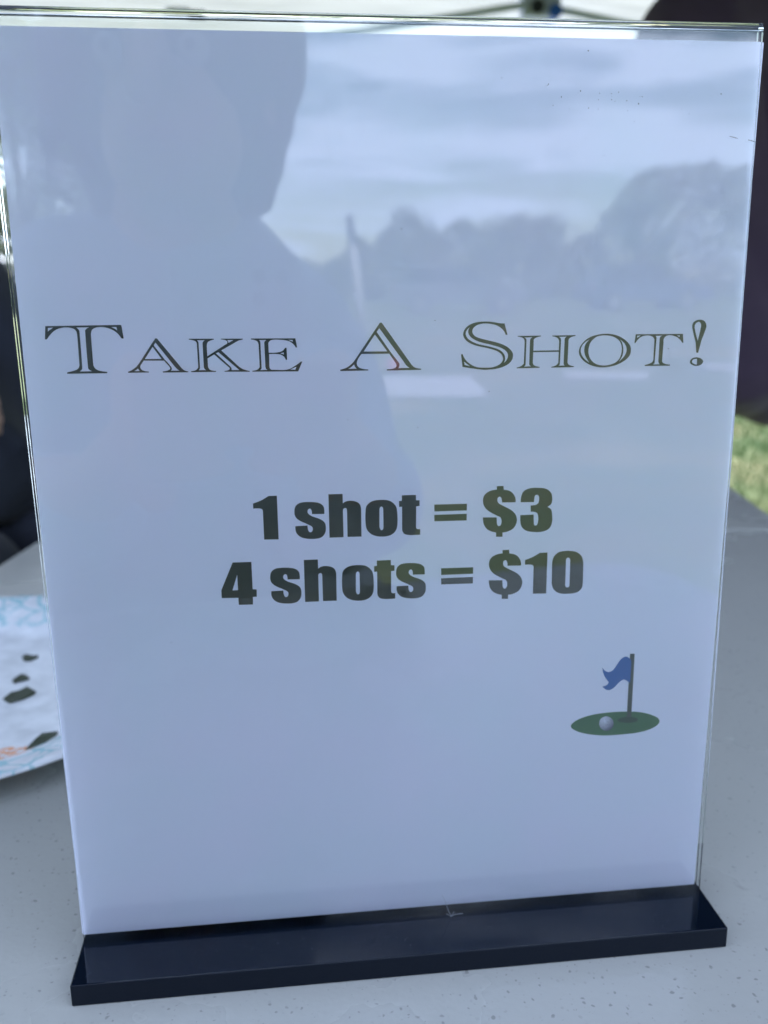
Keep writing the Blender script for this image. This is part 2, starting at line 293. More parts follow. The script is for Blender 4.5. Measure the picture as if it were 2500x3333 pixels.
# ------------------------------------------------------------------ folding table
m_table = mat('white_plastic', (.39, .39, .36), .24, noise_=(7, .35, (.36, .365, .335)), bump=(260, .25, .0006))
tct = nn(m_table, 'ShaderNodeTexCoord')
def specks(m, tc_, scale, thr, col, amt, dist=2.0):
    l = m.node_tree.links
    v = nn(m, 'ShaderNodeTexVoronoi', Scale=scale); v.feature = 'F1'
    nzz = nn(m, 'ShaderNodeTexNoise', Scale=scale*.8, Detail=2.0)
    add = nn(m, 'ShaderNodeVectorMath'); add.operation = 'MULTIPLY_ADD'; add.inputs[1].default_value = (.012*90/scale,)*3
    l.new(tc_.outputs['Object'], nzz.inputs['Vector']); l.new(nzz.outputs['Color'], add.inputs[0]); l.new(tc_.outputs['Object'], add.inputs[2])
    l.new(add.outputs[0], v.inputs['Vector'])
    # size by cell colour, so only some cells carry a speck
    sep = nn(m, 'ShaderNodeSeparateColor'); l.new(v.outputs['Color'], sep.inputs[0])
    mu = nn(m, 'ShaderNodeMath', operation='MULTIPLY'); mu.inputs[1].default_value = thr
    pw = nn(m, 'ShaderNodeMath', operation='POWER'); pw.inputs[1].default_value = dist
    l.new(sep.outputs[0], pw.inputs[0]); l.new(pw.outputs[0], mu.inputs[0])
    sb = nn(m, 'ShaderNodeMath', operation='SUBTRACT'); l.new(mu.outputs[0], sb.inputs[0]); l.new(v.outputs['Distance'], sb.inputs[1])
    mr = nn(m, 'ShaderNodeMapRange'); mr.inputs[1].default_value = 0; mr.inputs[2].default_value = .12; mr.inputs[4].default_value = amt
    l.new(sb.outputs[0], mr.inputs[0]); mix_col(m, mr.outputs[0], col)
specks(m_table, tct, 380, .34, (.16, .16, .15), .6, 2.2)
specks(m_table, tct, 120, .22, (.24, .24, .22), .4, 5.0)
specks(m_table, tct, 560, .40, (.30, .30, .28), .45, 2.5)
_q = nn(m_table, 'ShaderNodeTexNoise', Scale=9.0, Detail=5.0); m_table.node_tree.links.new(tct.outputs['Object'], _q.inputs['Vector'])
_r = nn(m_table, 'ShaderNodeMapRange'); _r.inputs[1].default_value = .35; _r.inputs[2].default_value = .68; _r.inputs[3].default_value = .14; _r.inputs[4].default_value = .36
m_table.node_tree.links.new(_q.outputs['Fac'], _r.inputs[0]); m_table.node_tree.links.new(_r.outputs[0], m_table.node_tree.nodes['Principled BSDF'].inputs['Roughness'])
m_leg = mat('grey_leg_metal', (.35, .36, .37), .35, .7)
TABLE_W, TABLE_L, TABLE_RZ = .683, 1.88, -.181
table = empty('folding_table', (-.3062, -.312, 0), TABLE_RZ)
tag(table, 'white speckled plastic folding table under the sign', 'table')
def table_half(v0, v1, near):
    bm = B(); r = .055; pts = []
    def corner(cx, cy, a0, rr_):
        for k in range(9):
            a = a0+math.pi/2*k/8; pts.append((cx+rr_*math.cos(a), cy+rr_*math.sin(a)))
    rn, rf = (r, .006) if near else (.006, r)
    corner(rn, v0+rn, math.pi, rn); corner(TABLE_W-rn, v0+rn, -math.pi/2, rn)
    corner(TABLE_W-rf, v1-rf, 0, rf); corner(rf, v1-rf, math.pi/2, rf)
    lo = [bm.verts.new((x, y, ZT-.042)) for x, y in pts]; hi = [bm.verts.new((x, y, ZT)) for x, y in pts]
    n = len(pts)
    for k in range(n): bm.faces.new((lo[k], lo[(k+1) % n], hi[(k+1) % n], hi[k]))
    top = bm.faces.new(hi); bm.faces.new(lo[::-1])
    bmesh.ops.bevel(bm, geom=list(top.edges), offset=.005, segments=3, profile=.5, affect='EDGES')
    return bm
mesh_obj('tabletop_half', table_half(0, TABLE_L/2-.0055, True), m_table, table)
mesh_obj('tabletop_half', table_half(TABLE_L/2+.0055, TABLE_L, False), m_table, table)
for v in (.22, TABLE_L-.22):
    for u in (.06, TABLE_W-.06):
        bm = B(); tube(bm, [(u, v, ZT-.04), (u, v, .012)], .0125, 12); tube(bm, [(u, v, .03), (u, v, 0)], .0155, 12)
        mesh_obj('leg', bm, m_leg, table, True)
    bm = B(); tube(bm, [(.06, v, .2), (TABLE_W-.06, v, .2)], .009, 10); mesh_obj('crossbar', bm, m_leg, table, True)

# ------------------------------------------------------------------ sign holder
m_black = mat('black_acrylic', (.002, .0045, .011), .045, spec=.5)
tb = nn(m_black, 'ShaderNodeTexCoord')
specks(m_black, tb, 1500, .33, (.06, .07, .085), .5, 6.0)
m_cut = mat('sawn_black_edge', (.002, .0045, .010), .35, spec=.2, bump=(1400, .3, .0002))
ho = empty('sign_holder', (.1080, 0, ZT)); tag(ho, 'clear acrylic sign holder with glossy black base standing on the white table', 'sign holder')
hx = .1080
bm = B(); box(bm, (-.1080, -.0211, .0001), (.1109, .0215, .0079), .0005, 3)
for f in bm.faces: f.material_index = 0 if f.normal.z > .8 else 1
base_o = mesh_obj('base', bm, [m_black, m_cut], ho)

bm = B(); box(bm, (-.1060, .0031, .0075), (.1070, .0212, .0128), .0006, 2); mesh_obj('added_dark_ridge', bm, m_black, ho)  # added block, keeps the strip below the sheet dark through the sleeve
m_glass = bpy.data.materials.new('clear_acrylic'); m_glass.use_nodes = True
n = m_glass.node_tree.nodes; l = m_glass.node_tree.links
for q in list(n): n.remove(q)
go = n.new('ShaderNodeOutputMaterial'); gg = n.new('ShaderNodeBsdfGlass'); gg.inputs['IOR'].default_value = 1.49
gg.inputs['Roughness'].default_value = 0.0; gg.inputs['Color'].default_value = (.985, .995, .99, 1)
gt = n.new('ShaderNodeTexCoord'); gz = n.new('ShaderNodeTexNoise'); gz.inputs['Scale'].default_value = 9; gz.inputs['Detail'].default_value = 1
gb = n.new('ShaderNodeBump'); gb.inputs['Strength'].default_value = .35; gb.inputs['Distance'].default_value = .0006
l.new(gt.outputs['Object'], gz.inputs['Vector']); l.new(gz.outputs['Fac'], gb.inputs['Height']); l.new(gb.outputs[0], gg.inputs['Normal'])
l.new(gg.outputs[0], go.inputs['Surface'])
def sleeve():
    bm = B()
    yo, yi = .0024, .0009; zt = .2937+.0009; rt = zt-yo   # height above table-top origin of the arc centre
    prof = [(-yo, .0042)]
    ro = .0008
    for cy_, a0 in ((-(yo-ro), math.pi), (yo-ro, math.pi/2)):
        for k in range(7):
            a = a0-math.pi/2*k/6; prof.append((cy_+ro*math.cos(a), zt-ro+ro*math.sin(a)))
    prof.append((yo, .0042)); prof.append((yi, .0042))
    ri = .0003; zi = zt-.0017
    for cy_, a0 in ((yi-ri, 0), (-(yi-ri), math.pi/2)):
        for k in range(5):
            a = a0+math.pi/2*k/4; prof.append((cy_+ri*math.cos(a), zi-ri+ri*math.sin(a)))
    prof.append((-yi, .0042))
    x0, x1 = .0009-hx, .2172-hx
    nx = 2
    cols = []
    for i in range(nx):
        x = x0+(x1-x0)*i/(nx-1)
        cols.append([bm.verts.new((x-.0105*(zz-.0106), y, zz)) for y, zz in prof])
    m_ = len(prof)
    for a, b in zip(cols, cols[1:]):
        for k in range(m_): bm.faces.new((a[k], a[(k+1) % m_], b[(k+1) % m_], b[k]))
    e1 = bm.faces.new(cols[0][::-1]); e2 = bm.faces.new(cols[-1])
    bmesh.ops.recalc_face_normals(bm, faces=bm.faces)
    return bm
mesh_obj('acrylic_sleeve', sleeve(), m_glass, ho)

# ------------------------------------------------------------------ printed sheet
m_paper = mat('printer_paper', (.80, .79, .99), .85, spec=.25, noise_=(24, .8, (.75, .81, .97)))
# paper lets some light through from behind
_n = m_paper.node_tree.nodes; _l = m_paper.node_tree.links
_t = _n.new('ShaderNodeBsdfTranslucent'); _t.inputs['Color'].default_value = (.80, .86, .97, 1); _m = _n.new('ShaderNodeMixShader'); _m.inputs[0].default_value = .30
_l.new(_n['Principled BSDF'].outputs[0], _m.inputs[1]); _l.new(_t.outputs[0], _m.inputs[2]); _l.new(_m.outputs[0], _n['Material Output'].inputs['Surface'])
m_ink = mat('dark_toner', (.034, .042, .036), .55, spec=.3, noise_=(55, .8, (.052, .054, .042)))
m_ink2 = mat('dark_toner_heading', (.030, .040, .040), .55, spec=.3, noise_=(60, .7, (.045, .050, .036)))
sheet = empty('paper_sheet', (0, 0, PB)); tag(sheet, 'white paper sheet printed with shot prices and a golf green, inside the clear holder', 'paper sign')
bm = B(); vs = [bm.verts.new(q) for q in ((0, 0, 0), (.2159, 0, 0), (.2159, 0, .2794), (0, 0, .2794))]; bm.faces.new(vs); mesh_obj('page', bm, m_paper, sheet)

def spline(pts):
    out = []; n_ = len(pts)
    for i in range(n_):
        p0, p1, p2, p3 = pts[i-1], pts[i], pts[(i+1) % n_], pts[(i+2) % n_]
        s1, s2 = p1[2], p2[2]
        a, b = Vector(p1[:2]), Vector(p2[:2])
        if not s1 and not s2: out.append(a); continue
        d = (b-a).length
        def tan(prev, nxt):
            t = Vector(nxt[:2])-Vector(prev[:2])
            return t.normalized()*d if t.length else b-a
        m1 = tan(p0, p2) if s1 else None; m2 = tan(p1, p3) if s2 else None
        if m1 is None: m1 = (b-a)*1.5-m2*.5 if m2 is not None else b-a
        if m2 is None: m2 = (b-a)*1.5-m1*.5
        for k in range(6):
            t = k/6; t2, t3 = t*t, t*t*t
            out.append(a*(2*t3-3*t2+1)+m1*(t3-2*t2+t)+b*(-2*t3+3*t2)+m2*(t3-t2))
    return out
def glyph(name, text, m, parent, y=-.00009, off=(0, 0)):
    cu = bpy.data.curves.new(name, 'CURVE'); cu.dimensions = '2D'; cu.fill_mode = 'BOTH'
    for lp in text.split('|'):
        pts = []
        for t in lp.split():
            s_ = t.endswith('s'); a, b = t.rstrip('s').split(','); pts.append((float(a)/100, float(b)/100, s_))
        q = spline(pts)
        sp = cu.splines.new('POLY'); sp.points.add(len(q)-1); sp.use_cyclic_u = True
        for k, p in enumerate(q): sp.points[k].co = (p.x, p.y, 0, 1)
    o = bpy.data.objects.new(name, cu); COL.objects.link(o)
    dg = bpy.context.evaluated_depsgraph_get(); dg.update()
    me = bpy.data.meshes.new_from_object(o.evaluated_get(dg), depsgraph=dg)
    bpy.data.objects.remove(o)
    xs = [v.co.x for v in me.vertices]; ys = [v.co.y for v in me.vertices]
    cx, cy = (min(xs)+max(xs))/2, (min(ys)+max(ys))/2
    for v in me.vertices: v.co = ((v.co.x-cx)/1000, 0, (v.co.y-cy)/1000)
    me.materials.clear(); me.materials.append(m); me.name = name
    o = bpy.data.objects.new(name, me); COL.objects.link(o); o.parent = parent
    o.location = (cx/1000-off[0], y-off[1], cy/1000-(off[2] if len(off) > 2 else 0))
    return o
kinds = {'bang': 'exclamation_mark', 'equals': 'equals_bar', 'equals2': 'equals_bar', 'dollar': 'dollar_sign', 'one': 'digit', 'three': 'digit', 'four': 'digit', 'zero': 'digit'}
for line, m in (('heading', m_ink2), ('line1', m_ink), ('line2', m_ink)):
    last = None
    for k, t in GLYPHS[line].items():
        if k == 'dot':
            glyph('dot', t, m, last, y=0, off=(last.location.x, 0, last.location.z)); continue
        last = glyph(kinds.get(k, 'letter'), t, m, sheet)
m_g1 = mat('printed_green', (.035, .115, .045), .6, spec=.3, noise_=(90, .5, (.045, .13, .055)))
m_g2 = mat('printed_dark_green', (.022, .055, .030), .6, spec=.3)
m_g3 = mat('printed_blue', (.028, .105, .32), .6, spec=.3, noise_=(90, .4, (.034, .12, .35)))
m_g4 = mat('printed_grey_pole', (.045, .060, .045), .6, spec=.3, noise_=(90, .5, (.06, .07, .06)))
m_g5 = mat('printed_ball', (.34, .36, .47), .6, spec=.3)
tcb = nn(m_g5, 'ShaderNodeTexCoord'); gr = nn(m_g5, 'ShaderNodeTexGradient'); gr.gradient_type = 'SPHERICAL'
mpb = nn(m_g5, 'ShaderNodeMapping'); mpb.inputs['Location'].default_value = (.25, 0, -.3); mpb.inputs['Scale'].default_value = (230, 230, 230)
cr = nn(m_g5, 'ShaderNodeValToRGB'); cr.color_ramp.elements[0].color = (.075, .08, .13, 1); cr.color_ramp.elements[1].color = (.62, .65, .78, 1)
cr.color_ramp.elements[1].position = .85
L5 = m_g5.node_tree.links; L5.new(tcb.outputs['Object'], mpb.inputs['Vector']); L5.new(mpb.outputs[0], gr.inputs['Vector'])
vb = nn(m_g5, 'ShaderNodeTexVoronoi', Scale=1400.0); L5.new(tcb.outputs['Object'], vb.inputs['Vector'])
L5.new(gr.outputs['Fac'], cr.inputs['Fac'])
mb = nn(m_g5, 'ShaderNodeMix', data_type='RGBA', blend_type='MULTIPLY'); mb.inputs['Factor'].default_value = .35
L5.new(cr.outputs['Color'], mb.inputs[6]); L5.new(vb.outputs['Distance'], mb.inputs[7]); L5.new(mb.outputs[2], m_g5.node_tree.nodes['Principled BSDF'].inputs['Base Color'])
GO = GLYPHS['golf']
gn = glyph('printed_putting_green', GO['green'], m_g1, sheet, -.00008)
oo = lambda o: (o.location.x, o.location.y, o.location.z)
glyph('hole', GO['hole'], m_g2, gn, -.00010, oo(gn))
glyph('golf_ball', GO['ball'], m_g5, gn, -.00012, oo(gn))
fp = glyph('printed_flagpole', GO['pole'], m_g4, sheet, -.00013)
glyph('flag', GO['flag'], m_g3, fp, -.00015, oo(fp))

# dust on the face of the sleeve, and the hair caught at its foot
m_dust = mat('dust', (.10, .10, .12), .9); m_dustl = mat('pale_dust', (.30, .32, .36), .9)
bm = B(); rd = random.Random(11)
def fleck(x, zz, s, y=-.0025):
    a = rd.uniform(0, 3.14); e = rd.uniform(.25, 1)
    vs = [bm.verts.new((x+s*(math.cos(t)*math.cos(a)-e*math.sin(t)*math.sin(a)), y, zz+s*(math.cos(t)*math.sin(a)+e*math.sin(t)*math.cos(a)))) for t in (0, 1.05, 2.1, 3.14, 4.2, 5.2)]
    bm.faces.new(vs)
for _ in range(26): fleck(rd.gauss(.170, .012), PB+.262+rd.gauss(0, .004), rd.uniform(.00008, .00022))
for _ in range(30): fleck(rd.uniform(.01, .21), PB+rd.uniform(.01, .27), rd.uniform(.00007, .00018))
for x, zz in ((.2065, .2535), (.2125, .2525)): 
    for k in range(8): fleck(x+k*.00035, PB+zz-k*.00008, .00016)
for v in bm.verts: v.co.x -= hx; v.co.z -= ZT
d = mesh_obj('dust_speck', bm, m_dust, ho); d['kind'] = 'stuff'
hair = B()
tube(hair, [(.1225, -.0033, PB+.0062), (.1238, -.0035, PB+.0035), (.1245, -.0038, PB+.0008), (.1256, -.0045, PB-.0018), (.1275, -.0042, PB-.0014), (.130, -.0038, PB-.0017)], .00005, 6)
tube(hair, [(.1240, -.0038, PB-.0012), (.1256, -.0047, PB-.0018), (.1268, -.0040, PB-.0005)], .00004, 6)
tag(mesh_obj('hair_strand', hair, m_dustl), 'thin pale hair caught at the foot of the acrylic just above the black base', 'hair')

# ------------------------------------------------------------------ patterned plate
PC = (-.116, .220)
m_plate = mat('glossy_paper_plate', (.76, .78, .80), .22, spec=.5, noise_=(70, .8, (.56, .58, .60)))
tp = nn(m_plate, 'ShaderNodeTexCoord'); LP = m_plate.node_tree.links
def pmath(op, a, b=None, clamp=False):
    q = nn(m_plate, 'ShaderNodeMath', operation=op); q.use_clamp = clamp
    for i, v in enumerate((a, b)):
        if v is None: continue
        if isinstance(v, (int, float)): q.inputs[i].default_value = v
        else: LP.new(v, q.inputs[i])
    return q.outputs[0]
sp = nn(m_plate, 'ShaderNodeSeparateXYZ'); LP.new(tp.outputs['Object'], sp.inputs[0])
rr_ = pmath('SQRT', pmath('ADD', pmath('MULTIPLY', sp.outputs[0], sp.outputs[0]), pmath('MULTIPLY', sp.outputs[1], sp.outputs[1])))
rim = pmath('MULTIPLY', pmath('SUBTRACT', rr_, .097), 500, True)
pn = nn(m_plate, 'ShaderNodeTexNoise', Scale=90.0, Detail=3.0); LP.new(tp.outputs['Object'], pn.inputs['Vector'])
va = nn(m_plate, 'ShaderNodeVectorMath'); va.operation = 'MULTIPLY_ADD'; va.inputs[1].default_value = (.008,)*3
LP.new(pn.outputs['Color'], va.inputs[0]); LP.new(tp.outputs['Object'], va.inputs[2])
for sc_, th in ((75.0, .085), (170.0, .075)):
    vo = nn(m_plate, 'ShaderNodeTexVoronoi', Scale=sc_); vo.feature = 'DISTANCE_TO_EDGE'; LP.new(va.outputs[0], vo.inputs['Vector'])
    line_ = pmath('MULTIPLY', pmath('SUBTRACT', th, vo.outputs['Distance']), 30, True)
    pm = nn(m_plate, 'ShaderNodeTexNoise', Scale=38.0 if sc_ < 100 else 55.0); LP.new(tp.outputs['Object'], pm.inputs['Vector'])
    msk = pmath('MULTIPLY', pmath('SUBTRACT', pm.outputs['Fac'], .40 if sc_ < 100 else .50), 14, True)
    mix_col(m_plate, pmath('MULTIPLY', pmath('MULTIPLY', line_, msk), pmath('MULTIPLY', rim, .85)), (.28, .52, .56))
# orange printed coral dots near the front rim
vo = nn(m_plate, 'ShaderNodeTexVoronoi', Scale=330.0); LP.new(tp.outputs['Object'], vo.inputs['Vector'])
dots = pmath('MULTIPLY', pmath('SUBTRACT', .62, vo.outputs['Distance']), 8, True)
dx = pmath('SUBTRACT', sp.outputs[0], .052); dy = pmath('ADD', sp.outputs[1], .078)
near_ = pmath('MULTIPLY', pmath('SUBTRACT', .0135, pmath('SQRT', pmath('ADD', pmath('MULTIPLY', dx, dx), pmath('MULTIPLY', dy, dy)))), 600, True)
mix_col(m_plate, pmath('MULTIPLY', pmath('MULTIPLY', dots, near_), .9), (.80, .32, .12))
bm = B()
prof = [(0, .0018), (.04, .0018), (.086, .0020), (.094, .0035), (.100, .0068), (.108, .0098), (.120, .0128), (.129, .0150), (.1325, .0152), (.1335, .0140),
        (.1325, .0143), (.129, .0141), (.120, .0119), (.108, .0089), (.100, .0059), (.094, .0024), (.087, .0008), (.04, .0008), (0, .0008)]
loft(bm, prof, 128); bmesh.ops.recalc_face_normals(bm, faces=bm.faces)
pl = mesh_obj('paper_plate', bm, m_plate, smooth=True); pl.location = (PC[0], PC[1], ZT)
tag(pl, 'glossy white paper plate with pale teal coral pattern round its rim', 'plate')

m_shard = mat('dark_green_crumb', (.018, .028, .012), .5, noise_=(400, .8, (.04, .055, .03)), bump=(900, .4, .0005))
SH = [([(-0.0905, 0.2716), (-0.089, 0.2748), (-0.0843, 0.2731), (-0.081, 0.2726), (-0.0803, 0.2686), (-0.0836, 0.2637), (-0.0876, 0.2647)], 'smallest rounded dark green crumb, farthest back on the plate'),
      ([(-0.0869, 0.2366), (-0.0839, 0.2439), (-0.0815, 0.2443), (-0.0777, 0.2388), (-0.0775, 0.236), (-0.0848, 0.2318)], 'small pointed dark green flake behind the large long one on the plate'),
      ([(-0.0853, 0.2113), (-0.0829, 0.2187), (-0.079, 0.2221), (-0.0757, 0.2265), (-0.0692, 0.2188), (-0.069, 0.2155), (-0.0736, 0.2091), (-0.0792, 0.2052), (-0.0816, 0.2065)], 'large long dark green flake in the middle of the plate'),
      ([(-0.058, 0.144), (-0.0538, 0.1536), (-0.0511, 0.1588), (-0.043, 0.1573), (-0.0425, 0.1546), (-0.0489, 0.1489)], 'dark green triangular flake against the front rim of the plate')]
for pts, lab in SH:
    cx = sum(p[0] for p in pts)/len(pts); cy = sum(p[1] for p in pts)/len(pts)
    bm = B(); rc = math.hypot(cx-PC[0], cy-PC[1]); z0 = .0021 if rc < .086 else .0058
    lo = [bm.verts.new((x-cx, y-cy, 0)) for x, y in pts]; hi = [bm.verts.new(((x-cx)*.93, (y-cy)*.93, .0006+.0003*math.sin(i*2.1))) for i, (x, y) in enumerate(pts)]
    nn_ = len(pts)
    for k in range(nn_): bm.faces.new((lo[k], lo[(k+1) % nn_], hi[(k+1) % nn_], hi[k]))
    bm.faces.new(hi); bm.faces.new(lo[::-1]); bmesh.ops.recalc_face_normals(bm, faces=bm.faces)
    o = mesh_obj('green_flake', bm, m_shard); o.location = (cx, cy, ZT+z0)
    if rc > .086: o.rotation_euler = (rad(9), rad(-9), 0)
    tag(o, lab, 'crumb', 'dark green flakes on the plate')

# ------------------------------------------------------------------ pop-up canopy
m_fab = bpy.data.materials.new('white_canopy_fabric'); m_fab.use_nodes = True
n = m_fab.node_tree.nodes; l = m_fab.node_tree.links
for q in list(n): n.remove(q)
fo = n.new('ShaderNodeOutputMaterial'); df = n.new('ShaderNodeBsdfDiffuse'); tl = n.new('ShaderNodeBsdfTranslucent'); mxs = n.new('ShaderNodeMixShader')
df.inputs['Color'].default_value = (.80, .82, .86, 1); tl.inputs['Color'].default_value = (.78, .82, .88, 1); mxs.inputs[0].default_value = .22
bz = n.new('ShaderNodeTexNoise'); bz.inputs['Scale'].default_value = 2.5; bz.inputs['Detail'].default_value = 4
bu = n.new('ShaderNodeBump'); bu.inputs['Strength'].default_value = .5; bu.inputs['Distance'].default_value = .08
l.new(bz.outputs['Fac'], bu.inputs['Height']); l.new(bu.outputs[0], df.inputs['Normal']); l.new(bu.outputs[0], tl.inputs['Normal'])
l.new(df.outputs[0], mxs.inputs[1]); l.new(tl.outputs[0], mxs.inputs[2]); l.new(mxs.outputs[0], fo.inputs['Surface'])
m_roof = mat('unseen_dimming_roof_navy', (.03, .045, .10), .8, noise_=(3, .5, (.04, .055, .12)))  # unseen roof, made dark so less light reaches the table and base
m_truss = mat('grey_painted_steel', (.60, .68, .84), .45, .0, noise_=(20, .4, (.64, .70, .84)))
m_joint = mat('grey_nylon', (.54, .60, .80), .55); m_bolt = mat('black_bolt', (.02, .025, .035), .4); m_blue = mat('blue_cap', (.03, .13, .60), .4)
m_strap = mat('charcoal_strap', (.05, .06, .08), .8)
CX0, CX1, CY0, CY1, EZ, VZ = -.90, 2.80, -.12, 2.95, 2.02, 1.50
can = empty('pop_up_canopy', ((CX0+CX1)/2, (CY0+CY1)/2, 0)); tag(can, 'pop-up canopy with white valance and grey scissor truss behind the table', 'canopy')
co = Vector(((CX0+CX1)/2, (CY0+CY1)/2, 0))
def cpt(x, y, zz): return Vector((x, y, zz))-co
bm = B(); apex = cpt(co.x, co.y, 2.85); NS = 16
edge = []
for (xa, ya), (xb, yb) in (((CX0, CY0), (CX1, CY0)), ((CX1, CY0), (CX1, CY1)), ((CX1, CY1), (CX0, CY1)), ((CX0, CY1), (CX0, CY0))):
    for k in range(NS): edge.append((xa+(xb-xa)*k/NS, ya+(yb-ya)*k/NS))
rows = []
for j in range(9):
    t = j/8; row = []
    for x, y in edge:
        p = cpt(x, y, EZ).lerp(apex, t)
        sag = -.10*math.sin(math.pi*t)*(1-abs(((x-CX0)/(CX1-CX0)-.5)*2)**2*abs(((y-CY0)/(CY1-CY0)-.5)*2)**2)
        row.append(bm.verts.new((p.x, p.y, p.z+sag)) if j < 8 else None)
    rows.append(row)
av = bm.verts.new(apex); ne = len(edge)
for j in range(7):
    for k in range(ne): bm.faces.new((rows[j][k], rows[j][(k+1) % ne], rows[j+1][(k+1) % ne], rows[j+1][k]))
for k in range(ne): bm.faces.new((rows[7][k], rows[7][(k+1) % ne], av))
bmesh.ops.recalc_face_normals(bm, faces=bm.faces); mesh_obj('roof_fabric', bm, m_roof, can, True)
bm = B(); vr = [bm.verts.new(cpt(x, y, EZ-.002)) for x, y in edge]
for j in range(1, 7):
    new = []
    for i, (x, y) in enumerate(edge):
        p = cpt(x, y, EZ+((VZ if y > 0 else 1.72)-EZ)*j/6); o_ = .012*math.sin(i*1.9+j*.4)+.01*math.sin(i*.7)
        sx = o_ if y in (CY0, CY1) else 0
        new.append(bm.verts.new((p.x+(o_ if x in (CX0, CX1) else 0), p.y+sx, p.z)))
    for k in range(ne): bm.faces.new((vr[k], vr[(k+1) % ne], new[(k+1) % ne], new[k]))
    vr = new
bmesh.ops.recalc_face_normals(bm, faces=bm.faces)
mesh_obj('valance', bm, m_fab, can, True)
for x, y in ((CX0+.05, CY0+.05), (CX1-.05, CY0+.05), (CX1-.05, CY1-.05), (CX0+.05, CY1-.05)):
    p = cpt(x, y, 0); bm = B(); box(bm, (p.x-.019, p.y-.019, .006), (p.x+.019, p.y+.019, 1.96), .003, 2)
    lg = mesh_obj('leg', bm, m_truss, can); bm = B(); box(bm, (p.x-.05, p.y-.05, 0), (p.x+.05, p.y+.05, .008), .002, 1); mesh_obj('foot_plate', bm, m_truss, lg)
def truss_side(pa, pb, zt, zb, jx=None):
    pa, pb = Vector(pa), Vector(pb); d = (pb-pa); nrm = Vector((-d.y, d.x, 0)).normalized()*.016
    P = [pa, pa+d*.25, pa+d*.5, pa+d*.75, pb]
    for a, b, za, zb_ in ((0, 2, zb, zt), (0, 2, zt-.15, zb-.06), (2, 4, zt, zb), (2, 4, zb, zt)):
        bm = B(); off = nrm*(1 if za > zb_ else -1)
        beam(bm, P[a]+off+Vector((0, 0, za)), P[b]+off+Vector((0, 0, zb_)), .010, .021); mesh_obj('truss_bar', bm, m_truss, can)
    for i, zz in ((2, zt), (2, zb)):
        bm = B(); c = P[i]
        box(bm, (c.x-.062, c.y-.030, zz-.045), (c.x+.062, c.y+.030, zz+.075), .006, 2)
        j = mesh_obj('truss_joint', bm, m_joint, can)
        u = Vector((d.x, d.y, 0)).normalized(); fr = -Vector((-u.y, u.x, 0))*(1 if (-u.y*(co.x*0)-0) <= 0 else 1)
        for s_, mm, r_ in ((-.018, m_bolt, .020), (.042, m_blue, .021)):
            bm = B(); q = c+u*s_; tube(bm, [(q.x, q.y-.042, zz-.021-s_*.2), (q.x, q.y+.042, zz-.021-s_*.2)], r_, 14); mesh_obj('bolt' if mm is m_bolt else 'cap', bm, mm, j)
mid_x = .93; yb_ = CY1-.05
k0 = cpt(CX0+.05, yb_, 0); k1 = cpt(CX1-.05, yb_, 0)
truss_side(k0, k1, 1.835, 1.535)
k0 = cpt(CX0+.05, CY0+.05, 0); k1 = cpt(CX1-.05, CY0+.05, 0)
truss_side(k0, k1, 1.94, 1.64)
# webbing strap with a buckle hanging on the far valance
bm = B(); p = cpt(-.17, CY1-.10, 1.768)
box(bm, (p.x-.060, p.y-.004, p.z-.008), (p.x+.012, p.y+.004, p.z+.018), .004, 2, M=Matrix.Translation((0, 0, 0)))
st = mesh_obj('strap', bm, m_joint, can); bm = B(); box(bm, (p.x+.006, p.y-.010, p.z-.014), (p.x+.060, p.y+.006, p.z+.010), .005, 2); mesh_obj('buckle', bm, m_strap, st)

# ------------------------------------------------------------------ trees
m_bark = mat('bark', (.10, .08, .06), .9, noise_=(6, .8, (.16, .14, .11)), bump=(14, .8, .03))
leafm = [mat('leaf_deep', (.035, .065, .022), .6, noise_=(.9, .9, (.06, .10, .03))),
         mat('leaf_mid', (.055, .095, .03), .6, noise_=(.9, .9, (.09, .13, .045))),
         mat('leaf_pale_hazed', (.12, .14, .09), .6, noise_=(.9, .9, (.17, .18, .12)))]  # distance haze on the mirrored trees is mixed into this leaf colour
def tree_mesh(seed, h, w_, n_leaf, ls, trunk_h):
    r = random.Random(seed); bt = B()
    tube(bt, [(0, 0, 0), (.05, 0, trunk_h*.5), (.0, .05, trunk_h), (.1, 0, h*.8)], [h*.028, h*.022, h*.018, h*.006], 8)
    clumps = []
    for k in range(26):
        a = r.uniform(0, 6.28); zz = r.uniform(trunk_h*.8, h); t = (zz-trunk_h*.8)/(h-trunk_h*.8)
        R = w_*math.sqrt(max(.05, 1-(abs(t-.38)/.64)**2))*r.uniform(.35, .9); c = Vector((R*math.cos(a), R*math.sin(a), zz))
        clumps.append((c, w_*r.uniform(.22, .42)))
        tube(bt, [(0, 0, trunk_h*r.uniform(.7, 1)), c*.5+Vector((0, 0, trunk_h*.45)), c], [h*.009, h*.006, h*.002], 5)
    bl = B()
    for k in range(n_leaf):
        c, cr_ = r.choice(clumps); d = Vector((r.gauss(0, 1), r.gauss(0, 1), r.gauss(0, .8))); d = d.normalized()*cr_*r.uniform(.55, 1.1)**.6
        p = c+d; n1 = Vector((r.gauss(0, 1), r.gauss(0, 1), r.gauss(0, 1))).normalized(); n2 = n1.orthogonal().normalized(); s = ls*r.uniform(.6, 1.3)
        q = n1.cross(n2)
        v = [bl.verts.new(p+n2*s), bl.verts.new(p+q*s*.45), bl.verts.new(p-n2*s), bl.verts.new(p-q*s*.45)]
        bl.faces.new(v)
    mt_, ml = bpy.data.meshes.new('trunk'), bpy.data.meshes.new('crown')
    bt.to_mesh(mt_); bl.to_mesh(ml); bt.free(); bl.free(); mt_.materials.append(m_bark)
    return mt_, ml
